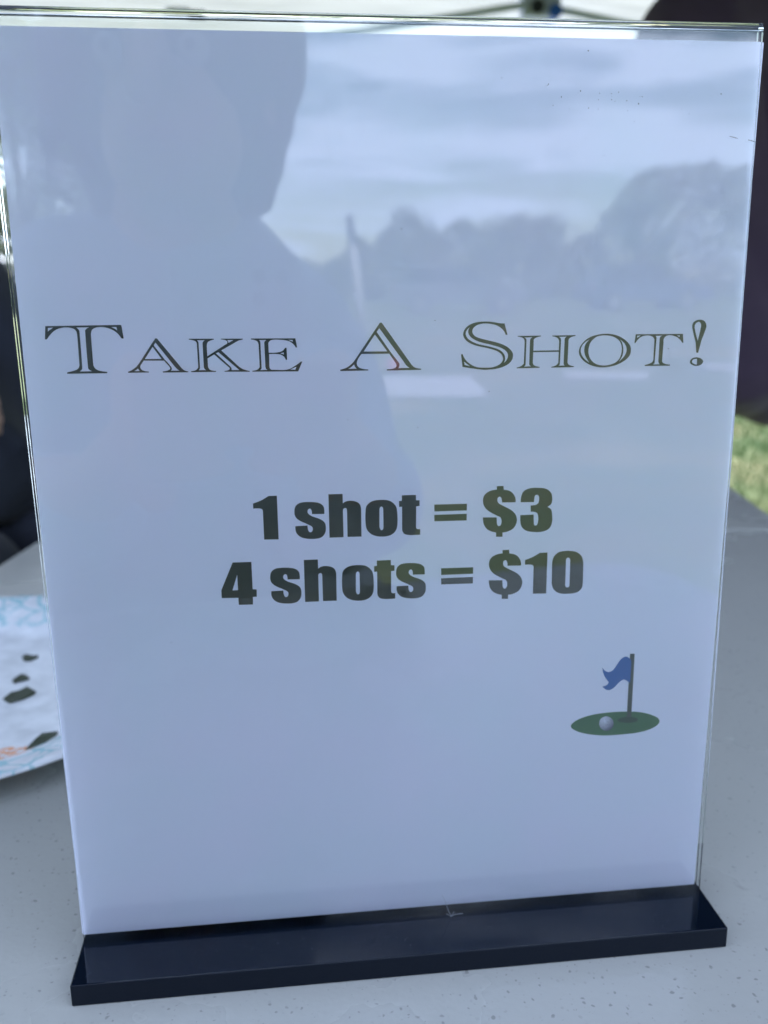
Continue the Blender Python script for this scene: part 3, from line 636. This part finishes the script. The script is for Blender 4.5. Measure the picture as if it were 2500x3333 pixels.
tm = [tree_mesh(s, 8, w_, 5200, .15, th) for s, w_, th in ((1, 3.1, 2.0), (2, 3.6, 1.6), (3, 2.5, 2.4))]
def tree(i, x, y, sc, mi, label, group):
    t = empty('tree', (x, y, 0), rz=(x*1.7+y) % 6.28); t.scale = (sc, sc, sc); tag(t, label, 'tree', group)
    link(bpy.data.objects.new('trunk', tm[i][0]), t)
    ml = tm[i][1] if mi == 0 else tm[i][1]
    c = bpy.data.objects.new('crown', ml); link(c, t)
    if not ml.materials: ml.materials.append(leafm[0])
    c.material_slots[0].link = 'OBJECT'; c.material_slots[0].material = leafm[mi]
# behind the sign
for k, (x, y, s, i, mi, lab) in enumerate([
    (-10.2, 32, .80, 0, 2, 'pale green tree behind the tent, left of the sign'),
    (-7.6, 35, .84, 1, 1, 'mid green bushy tree beyond the seated person in navy'),
    (-3.2, 38, 0.63, 2, 0, 'slim dark tree behind the sign, left of centre'),
    (1.5, 36, 0.59, 1, 1, 'broad tree hidden behind the middle of the sign'),
    (6.5, 37, 0.63, 0, 0, 'dark round tree behind the sign, toward its right edge'),
    (12.0, 35, 0.59, 1, 1, 'mid green tree behind the person in the plum coat'),
    (17.0, 38, 0.63, 2, 0, 'slim dark tree beyond the lawn, far right')]):
    tree(i, x, y, s, mi, lab, 'trees beyond the lawn')
# across the lawn behind the photographer (they show mirrored in the acrylic)
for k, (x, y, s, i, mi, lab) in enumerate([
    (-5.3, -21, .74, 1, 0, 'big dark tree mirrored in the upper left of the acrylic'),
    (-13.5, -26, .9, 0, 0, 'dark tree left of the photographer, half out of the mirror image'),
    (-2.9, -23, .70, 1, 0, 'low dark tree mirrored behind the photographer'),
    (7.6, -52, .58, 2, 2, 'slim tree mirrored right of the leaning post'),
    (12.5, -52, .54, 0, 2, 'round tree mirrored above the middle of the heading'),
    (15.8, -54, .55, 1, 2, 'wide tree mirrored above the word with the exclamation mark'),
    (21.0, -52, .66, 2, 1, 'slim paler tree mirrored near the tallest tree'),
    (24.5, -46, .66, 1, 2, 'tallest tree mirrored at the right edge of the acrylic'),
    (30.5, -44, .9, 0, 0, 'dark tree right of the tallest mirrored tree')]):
    tree(i, x, y, s, mi, lab, 'trees across the lawn, mirrored in the acrylic')

# ------------------------------------------------------------------ cars
m_wcar = mat('white_car_paint', (.75, .76, .78), .25); m_scar = mat('charcoal_car_paint', (.10, .11, .13), .35)
m_rcar = mat('dark_blue_car_paint', (.05, .07, .12), .35); m_win = mat('tinted_window', (.02, .025, .03), .08); m_tyre = mat('tyre', (.02, .02, .02), .8)
m_rim = mat('alloy_rim', (.5, .5, .52), .3, .9); m_lamp = mat('headlamp_glass', (.75, .78, .8), .1); m_tail = mat('tail_lamp', (.4, .02, .02), .2)
def car(x, y, rz, paint, label):
    c = empty('parked_car', (x, y, 0), rz); tag(c, label, 'car')
    def slab(pts, hw, m, name, par=c, bev=.05, y0=None):
        bm = B(); a = [bm.verts.new((px_, -hw if y0 is None else y0, pz)) for px_, pz in pts]; b = [bm.verts.new((px_, hw if y0 is None else hw, pz)) for px_, pz in pts]; k_ = len(pts)
        for k in range(k_): bm.faces.new((a[k], a[(k+1) % k_], b[(k+1) % k_], b[k]))
        bm.faces.new(a[::-1]); bm.faces.new(b); bmesh.ops.recalc_face_normals(bm, faces=bm.faces)
        if bev: bmesh.ops.bevel(bm, geom=list(bm.edges), offset=bev, segments=2, profile=.6, affect='EDGES')
        return mesh_obj(name, bm, m, par)
    arch = lambda cx: [(cx+.36*math.cos(t), .33+.36*math.sin(t)) for t in (math.pi, 2.4, 1.57, .75, 0)]
    prof = [(-2.2, .35)]+arch(-1.35)+arch(1.35)+[(2.2, .33), (2.25, .62), (2.1, .82), (1.15, .95), (-2.05, .98), (-2.25, .75)]
    body = slab(prof, .88, paint, 'body', bev=.03)
    slab([(1.05, .94), (.35, 1.46), (-1.45, 1.50), (-2.0, .96)], .76, m_win, 'greenhouse', bev=.05)
    slab([(.38, 1.44), (.30, 1.52), (-1.45, 1.56), (-1.55, 1.48)], .70, paint, 'roof', bev=.03)
    for s_ in (-1, 1):
        for cx in (-1.35, 1.35):
            bm = B(); tube(bm, [(cx, s_*.66, .33), (cx, s_*.87, .33)], .33, 24); wh = mesh_obj('wheel', bm, m_tyre, c, False)
            bm = B(); tube(bm, [(cx, s_*.80, .33), (cx, s_*.885, .33)], .20, 16); mesh_obj('rim', bm, m_rim, wh)
        bm = B(); box(bm, (2.12, s_*.60-.16, .60), (2.245, s_*.60+.16, .74), .03); mesh_obj('headlight', bm, m_lamp, c)
        bm = B(); box(bm, (-2.24, s_*.66-.12, .68), (-2.14, s_*.66+.12, .88), .03); mesh_obj('tail_light', bm, m_tail, c)
        bm = B(); box(bm, (-.35, s_*.80-.02, .98), (-.29, s_*.80+.02, 1.46), .01); mesh_obj('door_pillar', bm, paint, c)
        bm = B(); box(bm, (.72, s_*.98-.09, .96), (.84, s_*.98+.09, 1.08), .03); mesh_obj('wing_mirror', bm, paint, c)
car(-5.2, 17.5, .12, m_wcar, 'white car on the lawn beyond the seated person in navy')
car(6.2, -31, .1, m_scar, 'charcoal car across the lawn, mirrored under the heading')
car(12.6, -31, -.06, m_rcar, 'dark blue car across the lawn, mirrored near the exclamation mark')

# small things on the lawn seen only in the mirror image
m_board = mat('pale_painted_board', (.44, .44, .50), .7, noise_=(5, .5, (.34, .34, .39)))
def board(c, w_, d_, rz, label, h=.03):
    o = empty('board', (c[0], c[1], 0), rz); bm = B(); box(bm, (-w_/2, -d_/2, .012), (w_/2, d_/2, h), .004); mesh_obj('panel', bm, m_board, o)
    for sx in (-1, 1):
        bm = B(); box(bm, (sx*(w_/2-.04)-.02, -d_/2+.02, 0), (sx*(w_/2-.04)+.02, d_/2-.02, .012)); mesh_obj('batten', bm, m_leg, o)
    tag(o, label, 'board')
board((1.28, -8.3), 1.35, 1.7, .12, 'large pale board lying on the lawn behind the photographer')
board((3.35, -8.7), .85, .42, .35, 'short pale board on the lawn, right of the large one', .05)
board((4.9, -9.5), .3, .3, .1, 'small square pale board farthest right on the lawn', .05)
m_pink = mat('pink_plastic', (.42, .14, .19), .6)
bm = B(); bmesh.ops.create_uvsphere(bm, u_segments=24, v_segments=14, radius=.085)
o = mesh_obj('ball', bm, m_pink, smooth=True); o.location = (1.32, -9.8, .085); tag(o, 'small pink ball on the lawn behind the large pale board', 'ball')
m_post = mat('pale_grey_post', (.36, .36, .41), .6, noise_=(3, .5, (.30, .30, .34)))
po = empty('leaning_post', (1.43, -14.5, 0)); tag(po, 'pale leaning post with a dark cap on the lawn behind the photographer', 'post')
bm = B(); tube(bm, [(0, 0, 0), (-.15, 0, 1.55)], .06, 14); mesh_obj('shaft', bm, m_post, po, True)
bm = B(); tube(bm, [(-.15, 0, 1.55), (-.19, 0, 1.98)], .062, 14); mesh_obj('cap', bm, m_strap, po, True)

# far-off wood across the lawn and behind the tents: reads as one mass
def wood(name, x0, x1, y0, hfun, n, label, m):
    bm = B(); r = random.Random(5)
    for k in range(n):
        x = r.uniform(x0, x1); hmax = hfun(x); zz = hmax*(1-r.random()**1.6*.98); y = y0+r.uniform(-2, 2)
        n1 = Vector((r.gauss(0, 1), r.gauss(0, 1), r.gauss(0, 1))).normalized(); n2 = n1.orthogonal().normalized(); s = r.uniform(.12, .34); q = n1.cross(n2); p = Vector((x, y, zz))
        bm.faces.new([bm.verts.new(p+n2*s), bm.verts.new(p+q*s*.5), bm.verts.new(p-n2*s), bm.verts.new(p-q*s*.5)])
    o = mesh_obj(name, bm, m); tag(o, label, 'wood', kind='stuff')
hf = lambda x: 3.9+1.8*noise.noise(Vector((x*.30, 3, 0)))+.9*noise.noise(Vector((x*.9, 7, 0)))+(3.6 if x > 20 else 0)*min(1, (x-20)/3)-(2.0 if x < 5 else 0)*min(1, (5-x)/2)
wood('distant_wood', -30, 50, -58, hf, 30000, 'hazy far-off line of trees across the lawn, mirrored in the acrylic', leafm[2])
hf2 = lambda x: 2.6+(2.5 if x < -8 else 0)+1.2*noise.noise(Vector((x*.25, 9, 0)))+.9*noise.noise(Vector((x*.8, 2, 0)))
wood('distant_wood', -34, 40, 46, hf2, 26000, 'green far-off line of trees beyond the lawn behind the sign', leafm[1])
# ------------------------------------------------------------------ people
m_skin = mat('skin', (.42, .26, .20), .5, spec=.4, noise_=(30, .4, (.46, .27, .21)), bump=(300, .15, .001))
m_skin2 = mat('skin_tan', (.30, .20, .16), .5, spec=.4, noise_=(30, .4, (.33, .20, .16)), bump=(300, .15, .001))
m_hairb = mat('dark_brown_hair', (.03, .02, .015), .5, noise_=(60, .8, (.055, .035, .025)), bump=(220, .8, .004))
m_eye = mat('eye_white', (.42, .40, .40), .3); m_iris = mat('iris', (.06, .04, .03), .2); m_lip = mat('lips', (.36, .15, .13), .5)
m_plum = mat('plum_fabric', (.036, .020, .046), .85, noise_=(9, .7, (.052, .030, .062)), bump=(420, .4, .0012), sheen=.15)
m_navy = mat('navy_fabric', (.008, .011, .022), .85, noise_=(9, .6, (.012, .016, .03)), bump=(420, .4, .0012), sheen=.1)
m_denim = mat('dark_denim', (.02, .03, .05), .85, noise_=(30, .6, (.03, .04, .065)), bump=(500, .4, .001))
m_grey = mat('slate_blue_cotton', (.26, .29, .34), .9, noise_=(8, .8, (.34, .37, .42)), bump=(300, .5, .0015))
m_shoe = mat('black_shoe', (.015, .015, .017), .5)
V = Vector
def head_prims(h, rz, s=1.0):
    """cranium, jaw, nose, ears, neck stub in head space facing -Y, turned by rz"""
    M = Matrix.Translation(h) @ Matrix.Rotation(rz, 4, 'Z')
    P = lambda x, y, z_: M @ V((x*s, y*s, z_*s))
    R = lambda a: (0, 0, rz)
    return [('e', P(0, .012, .028), (.074*s, .094*s, .088*s), (0, 0, rz)), ('e', P(0, -.018, -.045), (.056*s, .068*s, .066*s), (0, 0, rz)),
            ('e', P(0, -.055, -.085), (.024*s, .022*s, .018*s), (0, 0, rz)),
            ('c', P(0, -.083, .018), .008*s, P(0, -.103, -.020), .0135*s),
            ('e', P(-.076, .012, -.004), (.009*s, .019*s, .031*s), (0, 0, rz)), ('e', P(.076, .012, -.004), (.009*s, .019*s, .031*s), (0, 0, rz)),
            ('e', P(0, -.078, -.052), (.024*s, .012*s, .012*s), (0, 0, rz))]
def face_details(h, rz, root, s=1.0):
    M = Matrix.Translation(h) @ Matrix.Rotation(rz, 4, 'Z')
    for sx in (-1, 1):
        bm = B(); bmesh.ops.create_uvsphere(bm, u_segments=16, v_segments=10, radius=.0125*s)
        for v in bm.verts: v.co = M @ (V((sx*.031*s, -.070*s, .012*s))+v.co)
        e = mesh_obj('eye', bm, m_eye, root, True)
        bm = B(); bmesh.ops.create_uvsphere(bm, u_segments=12, v_segments=8, radius=.0062*s)
        for v in bm.verts: v.co = M @ (V((sx*.031*s, -.0775*s, .012*s))+v.co)
        mesh_obj('iris', bm, m_iris, e, True)
    bm = B(); bmesh.ops.create_uvsphere(bm, u_segments=16, v_segments=8, radius=1)
    for v in bm.verts: v.co = M @ V((v.co.x*.024*s, -.0865*s+v.co.y*.006*s, -.050*s+v.co.z*.0065*s))
    mesh_obj('mouth', bm, m_lip, root, True)
def hand_prims(wrist, d, side_n, back_n, curl=.35, s=1.0):
    """wrist point, direction of the fingers, direction towards the thumb side, back-of-hand normal"""
    d, t, b = V(d).normalized(), V(side_n).normalized(), V(back_n).normalized(); w_ = V(wrist)
    pr = [('c', w_-d*.02*s, .024*s, w_+d*.03*s, .026*s, .75), ('c', w_+d*.045*s+t*.014*s, .021*s, w_+d*.082*s+t*.026*s, .013*s), ('c', w_+d*.045*s-t*.014*s, .021*s, w_+d*.078*s-t*.028*s, .012*s), ('c', w_+d*.03*s, .024*s, w_+d*.080*s, .016*s)]
    for k, (o_, L_) in enumerate(((.028, .070), (.0095, .078), (-.0095, .072), (-.027, .056))):
        p0 = w_+d*(.082-abs(k-1.3)*.004)*s+t*o_*s; L1, L2, L3 = L_*.45*s, L_*.32*s, L_*.23*s
        d1 = (d-b*curl).normalized(); d2 = (d-b*curl*2.2).normalized(); d3 = (d-b*curl*3.4).normalized()
        p1 = p0+d1*L1; p2 = p1+d2*L2; p3 = p2+d3*L3
        pr += [('c', p0, .0095*s, p1, .0088*s), ('c', p1, .0088*s, p2, .0080*s), ('c', p2, .0080*s, p3, .0068*s)]
    q0 = w_+d*.022*s+t*.022*s; q1 = q0+(d*.6+t*.75-b*.3).normalized()*.040*s; q2 = q1+(d*.85+t*.25-b*.4).normalized()*.030*s
    pr += [('c', q0, .014*s, q1, .0105*s), ('c', q1, .0105*s, q2, .0080*s)]
    return pr
def hair_obj(h, rz, m, root, long_=False):
    M = Matrix.Translation(h) @ Matrix.Rotation(rz, 4, 'Z'); P = lambda x, y, z_: M @ V((x, y, z_))
    pr = [('e', P(0, .026, .050), (.086, .094, .082), (0, 0, rz))]
    if long_:
        pr += [('e', P(0, .050, .01), (.100, .075, .105), (0, 0, rz)), ('c', P(-.083, .035, .03), .032, P(-.078, .05, -.075), .022), ('c', P(.083, .035, .03), .032, P(.075, .05, -.075), .022), ('c', P(0, .075, .02), .06, P(0, .085, -.09), .045)]
    return organic('hair', pr, m, root, .006, 4, wrinkle=.006, wscale=30)
def shoe(p, rz, root):
    bm = B(); M = Matrix.Translation(p) @ Matrix.Rotation(rz, 4, 'Z')
    box(bm, (-.045, -.19, 0), (.045, .08, .07), .03, 3)
    for v in bm.verts:
        if v.co.y < -.05: v.co.z *= 1-.45*min(1, (-.05-v.co.y)/.14)
        v.co = M @ v.co
    mesh_obj('shoe', bm, m_shoe, root, True)

# --- the person in the plum coat, standing right of the table
pp = empty('person', (0, 0, 0)); tag(pp, 'person standing in a loose dark plum coat at the right side of the table', 'person')
hd = V((1.30, 1.58, 1.70)); fz = rad(-35)
body = head_prims(hd, fz)+[('c', hd+V((0, .03, -.07)), .055, V((1.30, 1.60, 1.48)), .062),
    ('e', (1.30, 1.62, 1.25), (.16, .11, .24)), ('e', (1.33, 1.62, .98), (.15, .11, .16)),
    ('c', (1.27, 1.60, .92), .085, (1.30, 1.58, .50), .055), ('c', (1.30, 1.58, .50), .052, (1.30, 1.60, .09), .036),
    ('c', (1.42, 1.66, .92), .085, (1.45, 1.66, .50), .055), ('c', (1.45, 1.66, .50), .052, (1.45, 1.68, .09), .036),
    ('c', (1.10, 1.58, 1.42), .05, (.90, 1.53, 1.20), .042), ('c', (.90, 1.53, 1.20), .038, (1.06, 1.50, 1.00), .027),
    ('c', (1.48, 1.62, 1.42), .05, (1.58, 1.60, 1.12), .042), ('c', (1.58, 1.60, 1.12), .038, (1.54, 1.46, .90), .027)]
body += hand_prims((1.07, 1.52, .98), (.45, .2, -.8), (0, -.9, -.2), (-.8, 0, -.5)) + hand_prims((1.54, 1.44, .88), (-.2, -.4, -.9), (-.3, -.9, .3), (1, -.2, 0))
organic('body', body, m_skin, pp, .0055, 3); face_details(hd, fz, pp); hair_obj(hd, fz, m_hairb, pp, True)
coat = [('e', (1.24, 1.60, 1.49), (.36, .13, .13)), ('c', (1.11, 1.58, 1.46), .11, (.885, 1.52, 1.385), .125), ('e', (1.29, 1.62, 1.22), (.235, .17, .28)), ('e', (1.29, 1.62, 1.42), (.22, .14, .10)), ('c', (1.30, 1.62, 1.10), .22, (1.34, 1.62, .86), .225, .85),
    ('c', (1.15, 1.58, 1.05), .13, (1.11, 1.56, .80), .13), ('c', (1.11, 1.58, 1.43), .085, (.87, 1.52, 1.36), .10), ('c', (.88, 1.52, 1.36), .11, (.92, 1.52, 1.18), .10),
    ('c', (.92, 1.52, 1.18), .10, (1.06, 1.50, .98), .085), ('c', (1.05, 1.56, 1.3), .14, (1.08, 1.56, .98), .15), ('c', (.95, 1.54, 1.05), .10, (1.03, 1.54, .81), .12),
    ('c', (1.48, 1.62, 1.40), .085, (1.58, 1.60, 1.12), .075), ('c', (1.58, 1.60, 1.12), .075, (1.55, 1.48, .96), .052), ('c', (1.30, 1.61, 1.50), .085, (1.30, 1.61, 1.53), .080)]
organic('coat', coat, m_plum, pp, .009, 8, wrinkle=.020, wscale=6)
organic('trousers', [('c', (1.27, 1.60, .92), .105, (1.30, 1.58, .50), .080), ('c', (1.30, 1.58, .50), .080, (1.30, 1.60, .08), .062), ('c', (1.42, 1.66, .92), .105, (1.45, 1.66, .50), .080), ('c', (1.45, 1.66, .50), .080, (1.45, 1.68, .08), .062)], m_denim, pp, .010, 5, wrinkle=.008, wscale=10)
shoe(V((1.30, 1.60, 0)), fz, pp); shoe(V((1.45, 1.68, 0)), fz, pp)

# --- the seated person in navy, left of the table
ch = empty('folding_chair', (-.58, 1.34, 0), rad(35)); tag(ch, 'grey metal folding chair under the seated person in navy', 'chair')
bm = B(); box(bm, (-.21, -.20, .43), (.21, .20, .455), .012, 2); mesh_obj('seat', bm, m_strap, ch)
bm = B(); box(bm, (-.20, .195, .66), (.20, .215, .88), .008, 2); mesh_obj('backrest', bm, m_strap, ch)
for sx in (-1, 1):
    bm = B(); tube(bm, [(sx*.225, -.22, 0), (sx*.225, .0, .44), (sx*.225, .21, .90)], .011, 10); mesh_obj('leg', bm, m_leg, ch, True)
    bm = B(); tube(bm, [(sx*.20, .25, 0), (sx*.20, -.16, .43)], .011, 10); mesh_obj('leg', bm, m_leg, ch, True)
sp_ = empty('person', (0, 0, 0)); tag(sp_, 'seated person in dark navy with one pale hand hanging, left of the table', 'person')
hd = V((-.56, 1.22, 1.29)); fz = rad(25)
body = head_prims(hd, fz)+[('c', hd+V((0, .03, -.07)), .054, V((-.56, 1.27, 1.08)), .060), ('e', (-.56, 1.30, .88), (.16, .11, .22)), ('e', (-.57, 1.33, .60), (.17, .13, .13)),
    ('c', (-.60, 1.28, .55), .085, (-.36, .98, .55), .058), ('c', (-.48, 1.36, .55), .085, (-.20, 1.10, .56), .058),
    ('c', (-.36, .98, .55), .055, (-.42, .90, .09), .036), ('c', (-.20, 1.10, .56), .055, (-.24, 1.02, .09), .036),
    ('c', (-.42, 1.20, 1.02), .048, (-.28, 1.13, .80), .040), ('c', (-.28, 1.13, .80), .036, (-.13, 1.02, .69), .026),
    ('c', (-.74, 1.26, 1.02), .048, (-.64, 1.02, .84), .040), ('c', (-.64, 1.02, .84), .036, (-.395, .985, .925), .025)]
body += hand_prims((-.375, .985, .915), (.60, 0, -.80), (-.5, .75, -.3), (.6, -.35, .55), .18) + hand_prims((-.125, 1.00, .68), (.2, -.5, -.5), (-.9, .1, 0), (.2, -.3, .9), .25)
organic('body', body, m_skin2, sp_, .0055, 3); face_details(hd, fz, sp_); hair_obj(hd, fz, m_hairb, sp_)
jk = [('e', (-.56, 1.29, .90), (.205, .15, .26)), ('e', (-.57, 1.31, .64), (.20, .16, .14)), ('e', (-.57, 1.28, 1.03), (.19, .12, .09)),
    ('c', (-.43, 1.21, 1.02), .072, (-.285, 1.13, .81), .066), ('c', (-.285, 1.13, .81), .066, (-.145, 1.03, .70), .046),
    ('c', (-.73, 1.26, 1.02), .074, (-.64, 1.03, .84), .064), ('c', (-.64, 1.03, .84), .064, (-.43, .985, .91), .042), ('c', (-.56, 1.275, 1.08), .075, (-.56, 1.27, 1.11), .07),
    ('c', (-.50, 1.25, .82), .14, (-.36, 1.16, .70), .10)]
organic('jacket', jk, m_navy, sp_, .008, 7, wrinkle=.014, wscale=8)
organic('trousers', [('c', (-.60, 1.28, .56), .11, (-.36, .98, .56), .085), ('c', (-.48, 1.36, .56), .11, (-.20, 1.10, .57), .085), ('c', (-.36, .98, .55), .08, (-.42, .90, .08), .06), ('c', (-.20, 1.10, .56), .08, (-.24, 1.02, .08), .06)], m_navy, sp_, .010, 5, wrinkle=.008, wscale=10)
shoe(V((-.42, .90, 0)), rad(30), sp_); shoe(V((-.24, 1.02, 0)), rad(30), sp_)

# --- the photographer: kneeling at the near end of the table, mirrored in the acrylic
ph = empty('person', (0, 0, 0)); tag(ph, 'photographer kneeling at the near end of the table, mirrored as a dark head and shoulders', 'person')
Cc = V(cam.location); Rm = cam.rotation_euler.to_matrix(); cr_, cu_, cf_ = Rm @ V((1, 0, 0)), Rm @ V((0, 1, 0)), Rm @ V((0, 0, -1))
def K(a, b, c): return Cc+cr_*a+cu_*b+cf_*c
hd = V((-.004, -.560, 1.125)); fz = math.pi+rad(8)
SL, SR = V((-.235, -.66, .885)), V((.100, -.65, .880))
EL, ER = V((-.29, -.53, .79)), V((.120, -.52, .775)); WL, WR = K(-.115, -.150, -.050), K(.070, -.150, -.050)
body = head_prims(hd, fz)+[('c', hd+V((0, -.03, -.06)), .056, V((-.03, -.64, .96)), .062), ('e', (-.055, -.66, .78), (.15, .11, .18)), ('e', (-.01, -.68, .56), (.17, .13, .14)),
    ('c', (-.10, -.66, .52), .09, (-.12, -.50, .12), .062), ('c', (.08, -.66, .52), .09, (.10, -.50, .12), .062),
    ('c', (-.12, -.50, .08), .058, (-.13, -.92, .06), .036), ('c', (.10, -.50, .08), .058, (.11, -.92, .06), .036),
    ('c', SL, .048, EL, .040), ('c', EL, .036, WL, .025), ('c', SR, .048, ER, .040), ('c', ER, .036, WR, .025)]
for sx, W in ((-1, WL), (1, WR)):
    e = -.022+sx*.036     # phone edge, in camera-right metres from the lens
    kn = e+sx*.020
    body += [('c', W, .024, K(kn, -.105, -.022), .026), ('c', K(kn, -.110, -.020), .024, K(kn+sx*.002, -.060, -.014), .018), ('c', K(kn, -.125, -.022), .022, K(kn-sx*.004, -.135, -.010), .014)]
    for i, L_ in enumerate((.034, .042, .038, .026)):
        u_ = -.052-i*.0195
        p0, p1, p2, p3 = K(kn+sx*.006, u_, -.012), K(kn+sx*.002, u_+.002, .012), K(e-sx*L_*.45, u_+.004, .0185), K(e-sx*L_, u_+.003, .0105)
        body += [('c', p0, .0095, p1, .0088), ('c', p1, .0088, p2, .0080), ('c', p2, .0080, p3, .0068)]
    q0, q1, q2 = K(kn, -.085, -.030), K(e+sx*.002, -.062, -.034), K(e-sx*.020, -.048, -.024)
    body += [('c', q0, .014, q1, .0105), ('c', q1, .0105, q2, .0080)]
organic('body', body, m_skin, ph, .0045, 3); face_details(hd, fz, ph); 
M = Matrix.Translation(hd) @ Matrix.Rotation(fz, 4, 'Z'); P = lambda x, y, z_: M @ V((x, y, z_))
organic('hair', [('e', P(0, .020, .045), (.104, .105, .095), (0, 0, fz)), ('e', P(0, .045, -.01), (.092, .080, .100), (0, 0, fz)), ('c', P(-.082, .02, .03), .030, P(-.055, .04, -.085), .020), ('c', P(.086, .02, .03), .034, P(.070, .04, -.085), .022), ('c', P(0, .08, 0), .06, P(0, .095, -.12), .05),
    ('c', P(.105, .03, .02), .016, P(.120, .03, -.045), .008)], m_hairb, ph, .005, 4, wrinkle=.006, wscale=30)
organic('sweater', [('e', (-.055, -.66, .76), (.19, .14, .21)), ('e', (-.055, -.655, .885), (.155, .11, .075)), ('c', (.012, -.645, .985), .058, (.085, -.65, .915), .066), ('c', (-.05, -.645, .955), .09, (-.15, -.65, .93), .09), ('c', (-.02, -.64, .945), .085, (-.012, -.63, .985), .070), ('e', (-.01, -.68, .60), (.20, .16, .13)),
    ('c', SL, .070, EL, .062), ('c', EL, .060, K(-.122, -.175, -.062), .040), ('c', SR, .070, ER, .062), ('c', ER, .060, K(.078, -.175, -.062), .040)], m_grey, ph, .008, 6, wrinkle=.010, wscale=9)
organic('trousers', [('c', (-.10, -.66, .53), .115, (-.12, -.50, .13), .088), ('c', (.08, -.66, .53), .115, (.10, -.50, .13), .088), ('c', (-.12, -.50, .09), .082, (-.13, -.90, .075), .06), ('c', (.10, -.50, .09), .082, (.11, -.90, .075), .06)], m_denim, ph, .010, 5, wrinkle=.008, wscale=10)
for sx, x_ in ((-1, -.13), (1, .11)):
    bm = B(); box(bm, (x_-.045, -1.03, .0), (x_+.045, -.93, .15), .03, 3); mesh_obj('shoe', bm, m_shoe, ph, True)
# phone in the photographer's hands
m_ph = mat('slate_phone_case', (.25, .28, .33), .6); m_scr = mat('phone_screen', (.01, .01, .012), .1); m_lens = mat('phone_lens', (.01, .01, .02), .05)
pho = empty('phone', K(-.022, -.058, -.0068)); pho.rotation_euler = cam.rotation_euler
tag(pho, 'slate grey phone held upright in both hands by the photographer', 'phone')
bm = B(); box(bm, (-.0358, -.0733, -.0039), (.0358, .0733, .0036), .003, 3); mesh_obj('phone_body', bm, m_ph, pho)
bm = B(); box(bm, (-.0335, -.071, .0037), (.0335, .071, .0041), .0001, 1); mesh_obj('screen', bm, m_scr, pho)
bm = B(); box(bm, (.004, .040, -.0054), (.034, .070, -.0040), .0005, 2); cm_ = mesh_obj('camera_module', bm, m_ph, pho)
for dx_, dy_ in ((.013, .049), (.026, .062), (.013, .062)):
    bm = B(); tube(bm, [(dx_, dy_, -.0050), (dx_, dy_, -.0060)], .0045, 16); mesh_obj('lens', bm, m_lens, cm_)
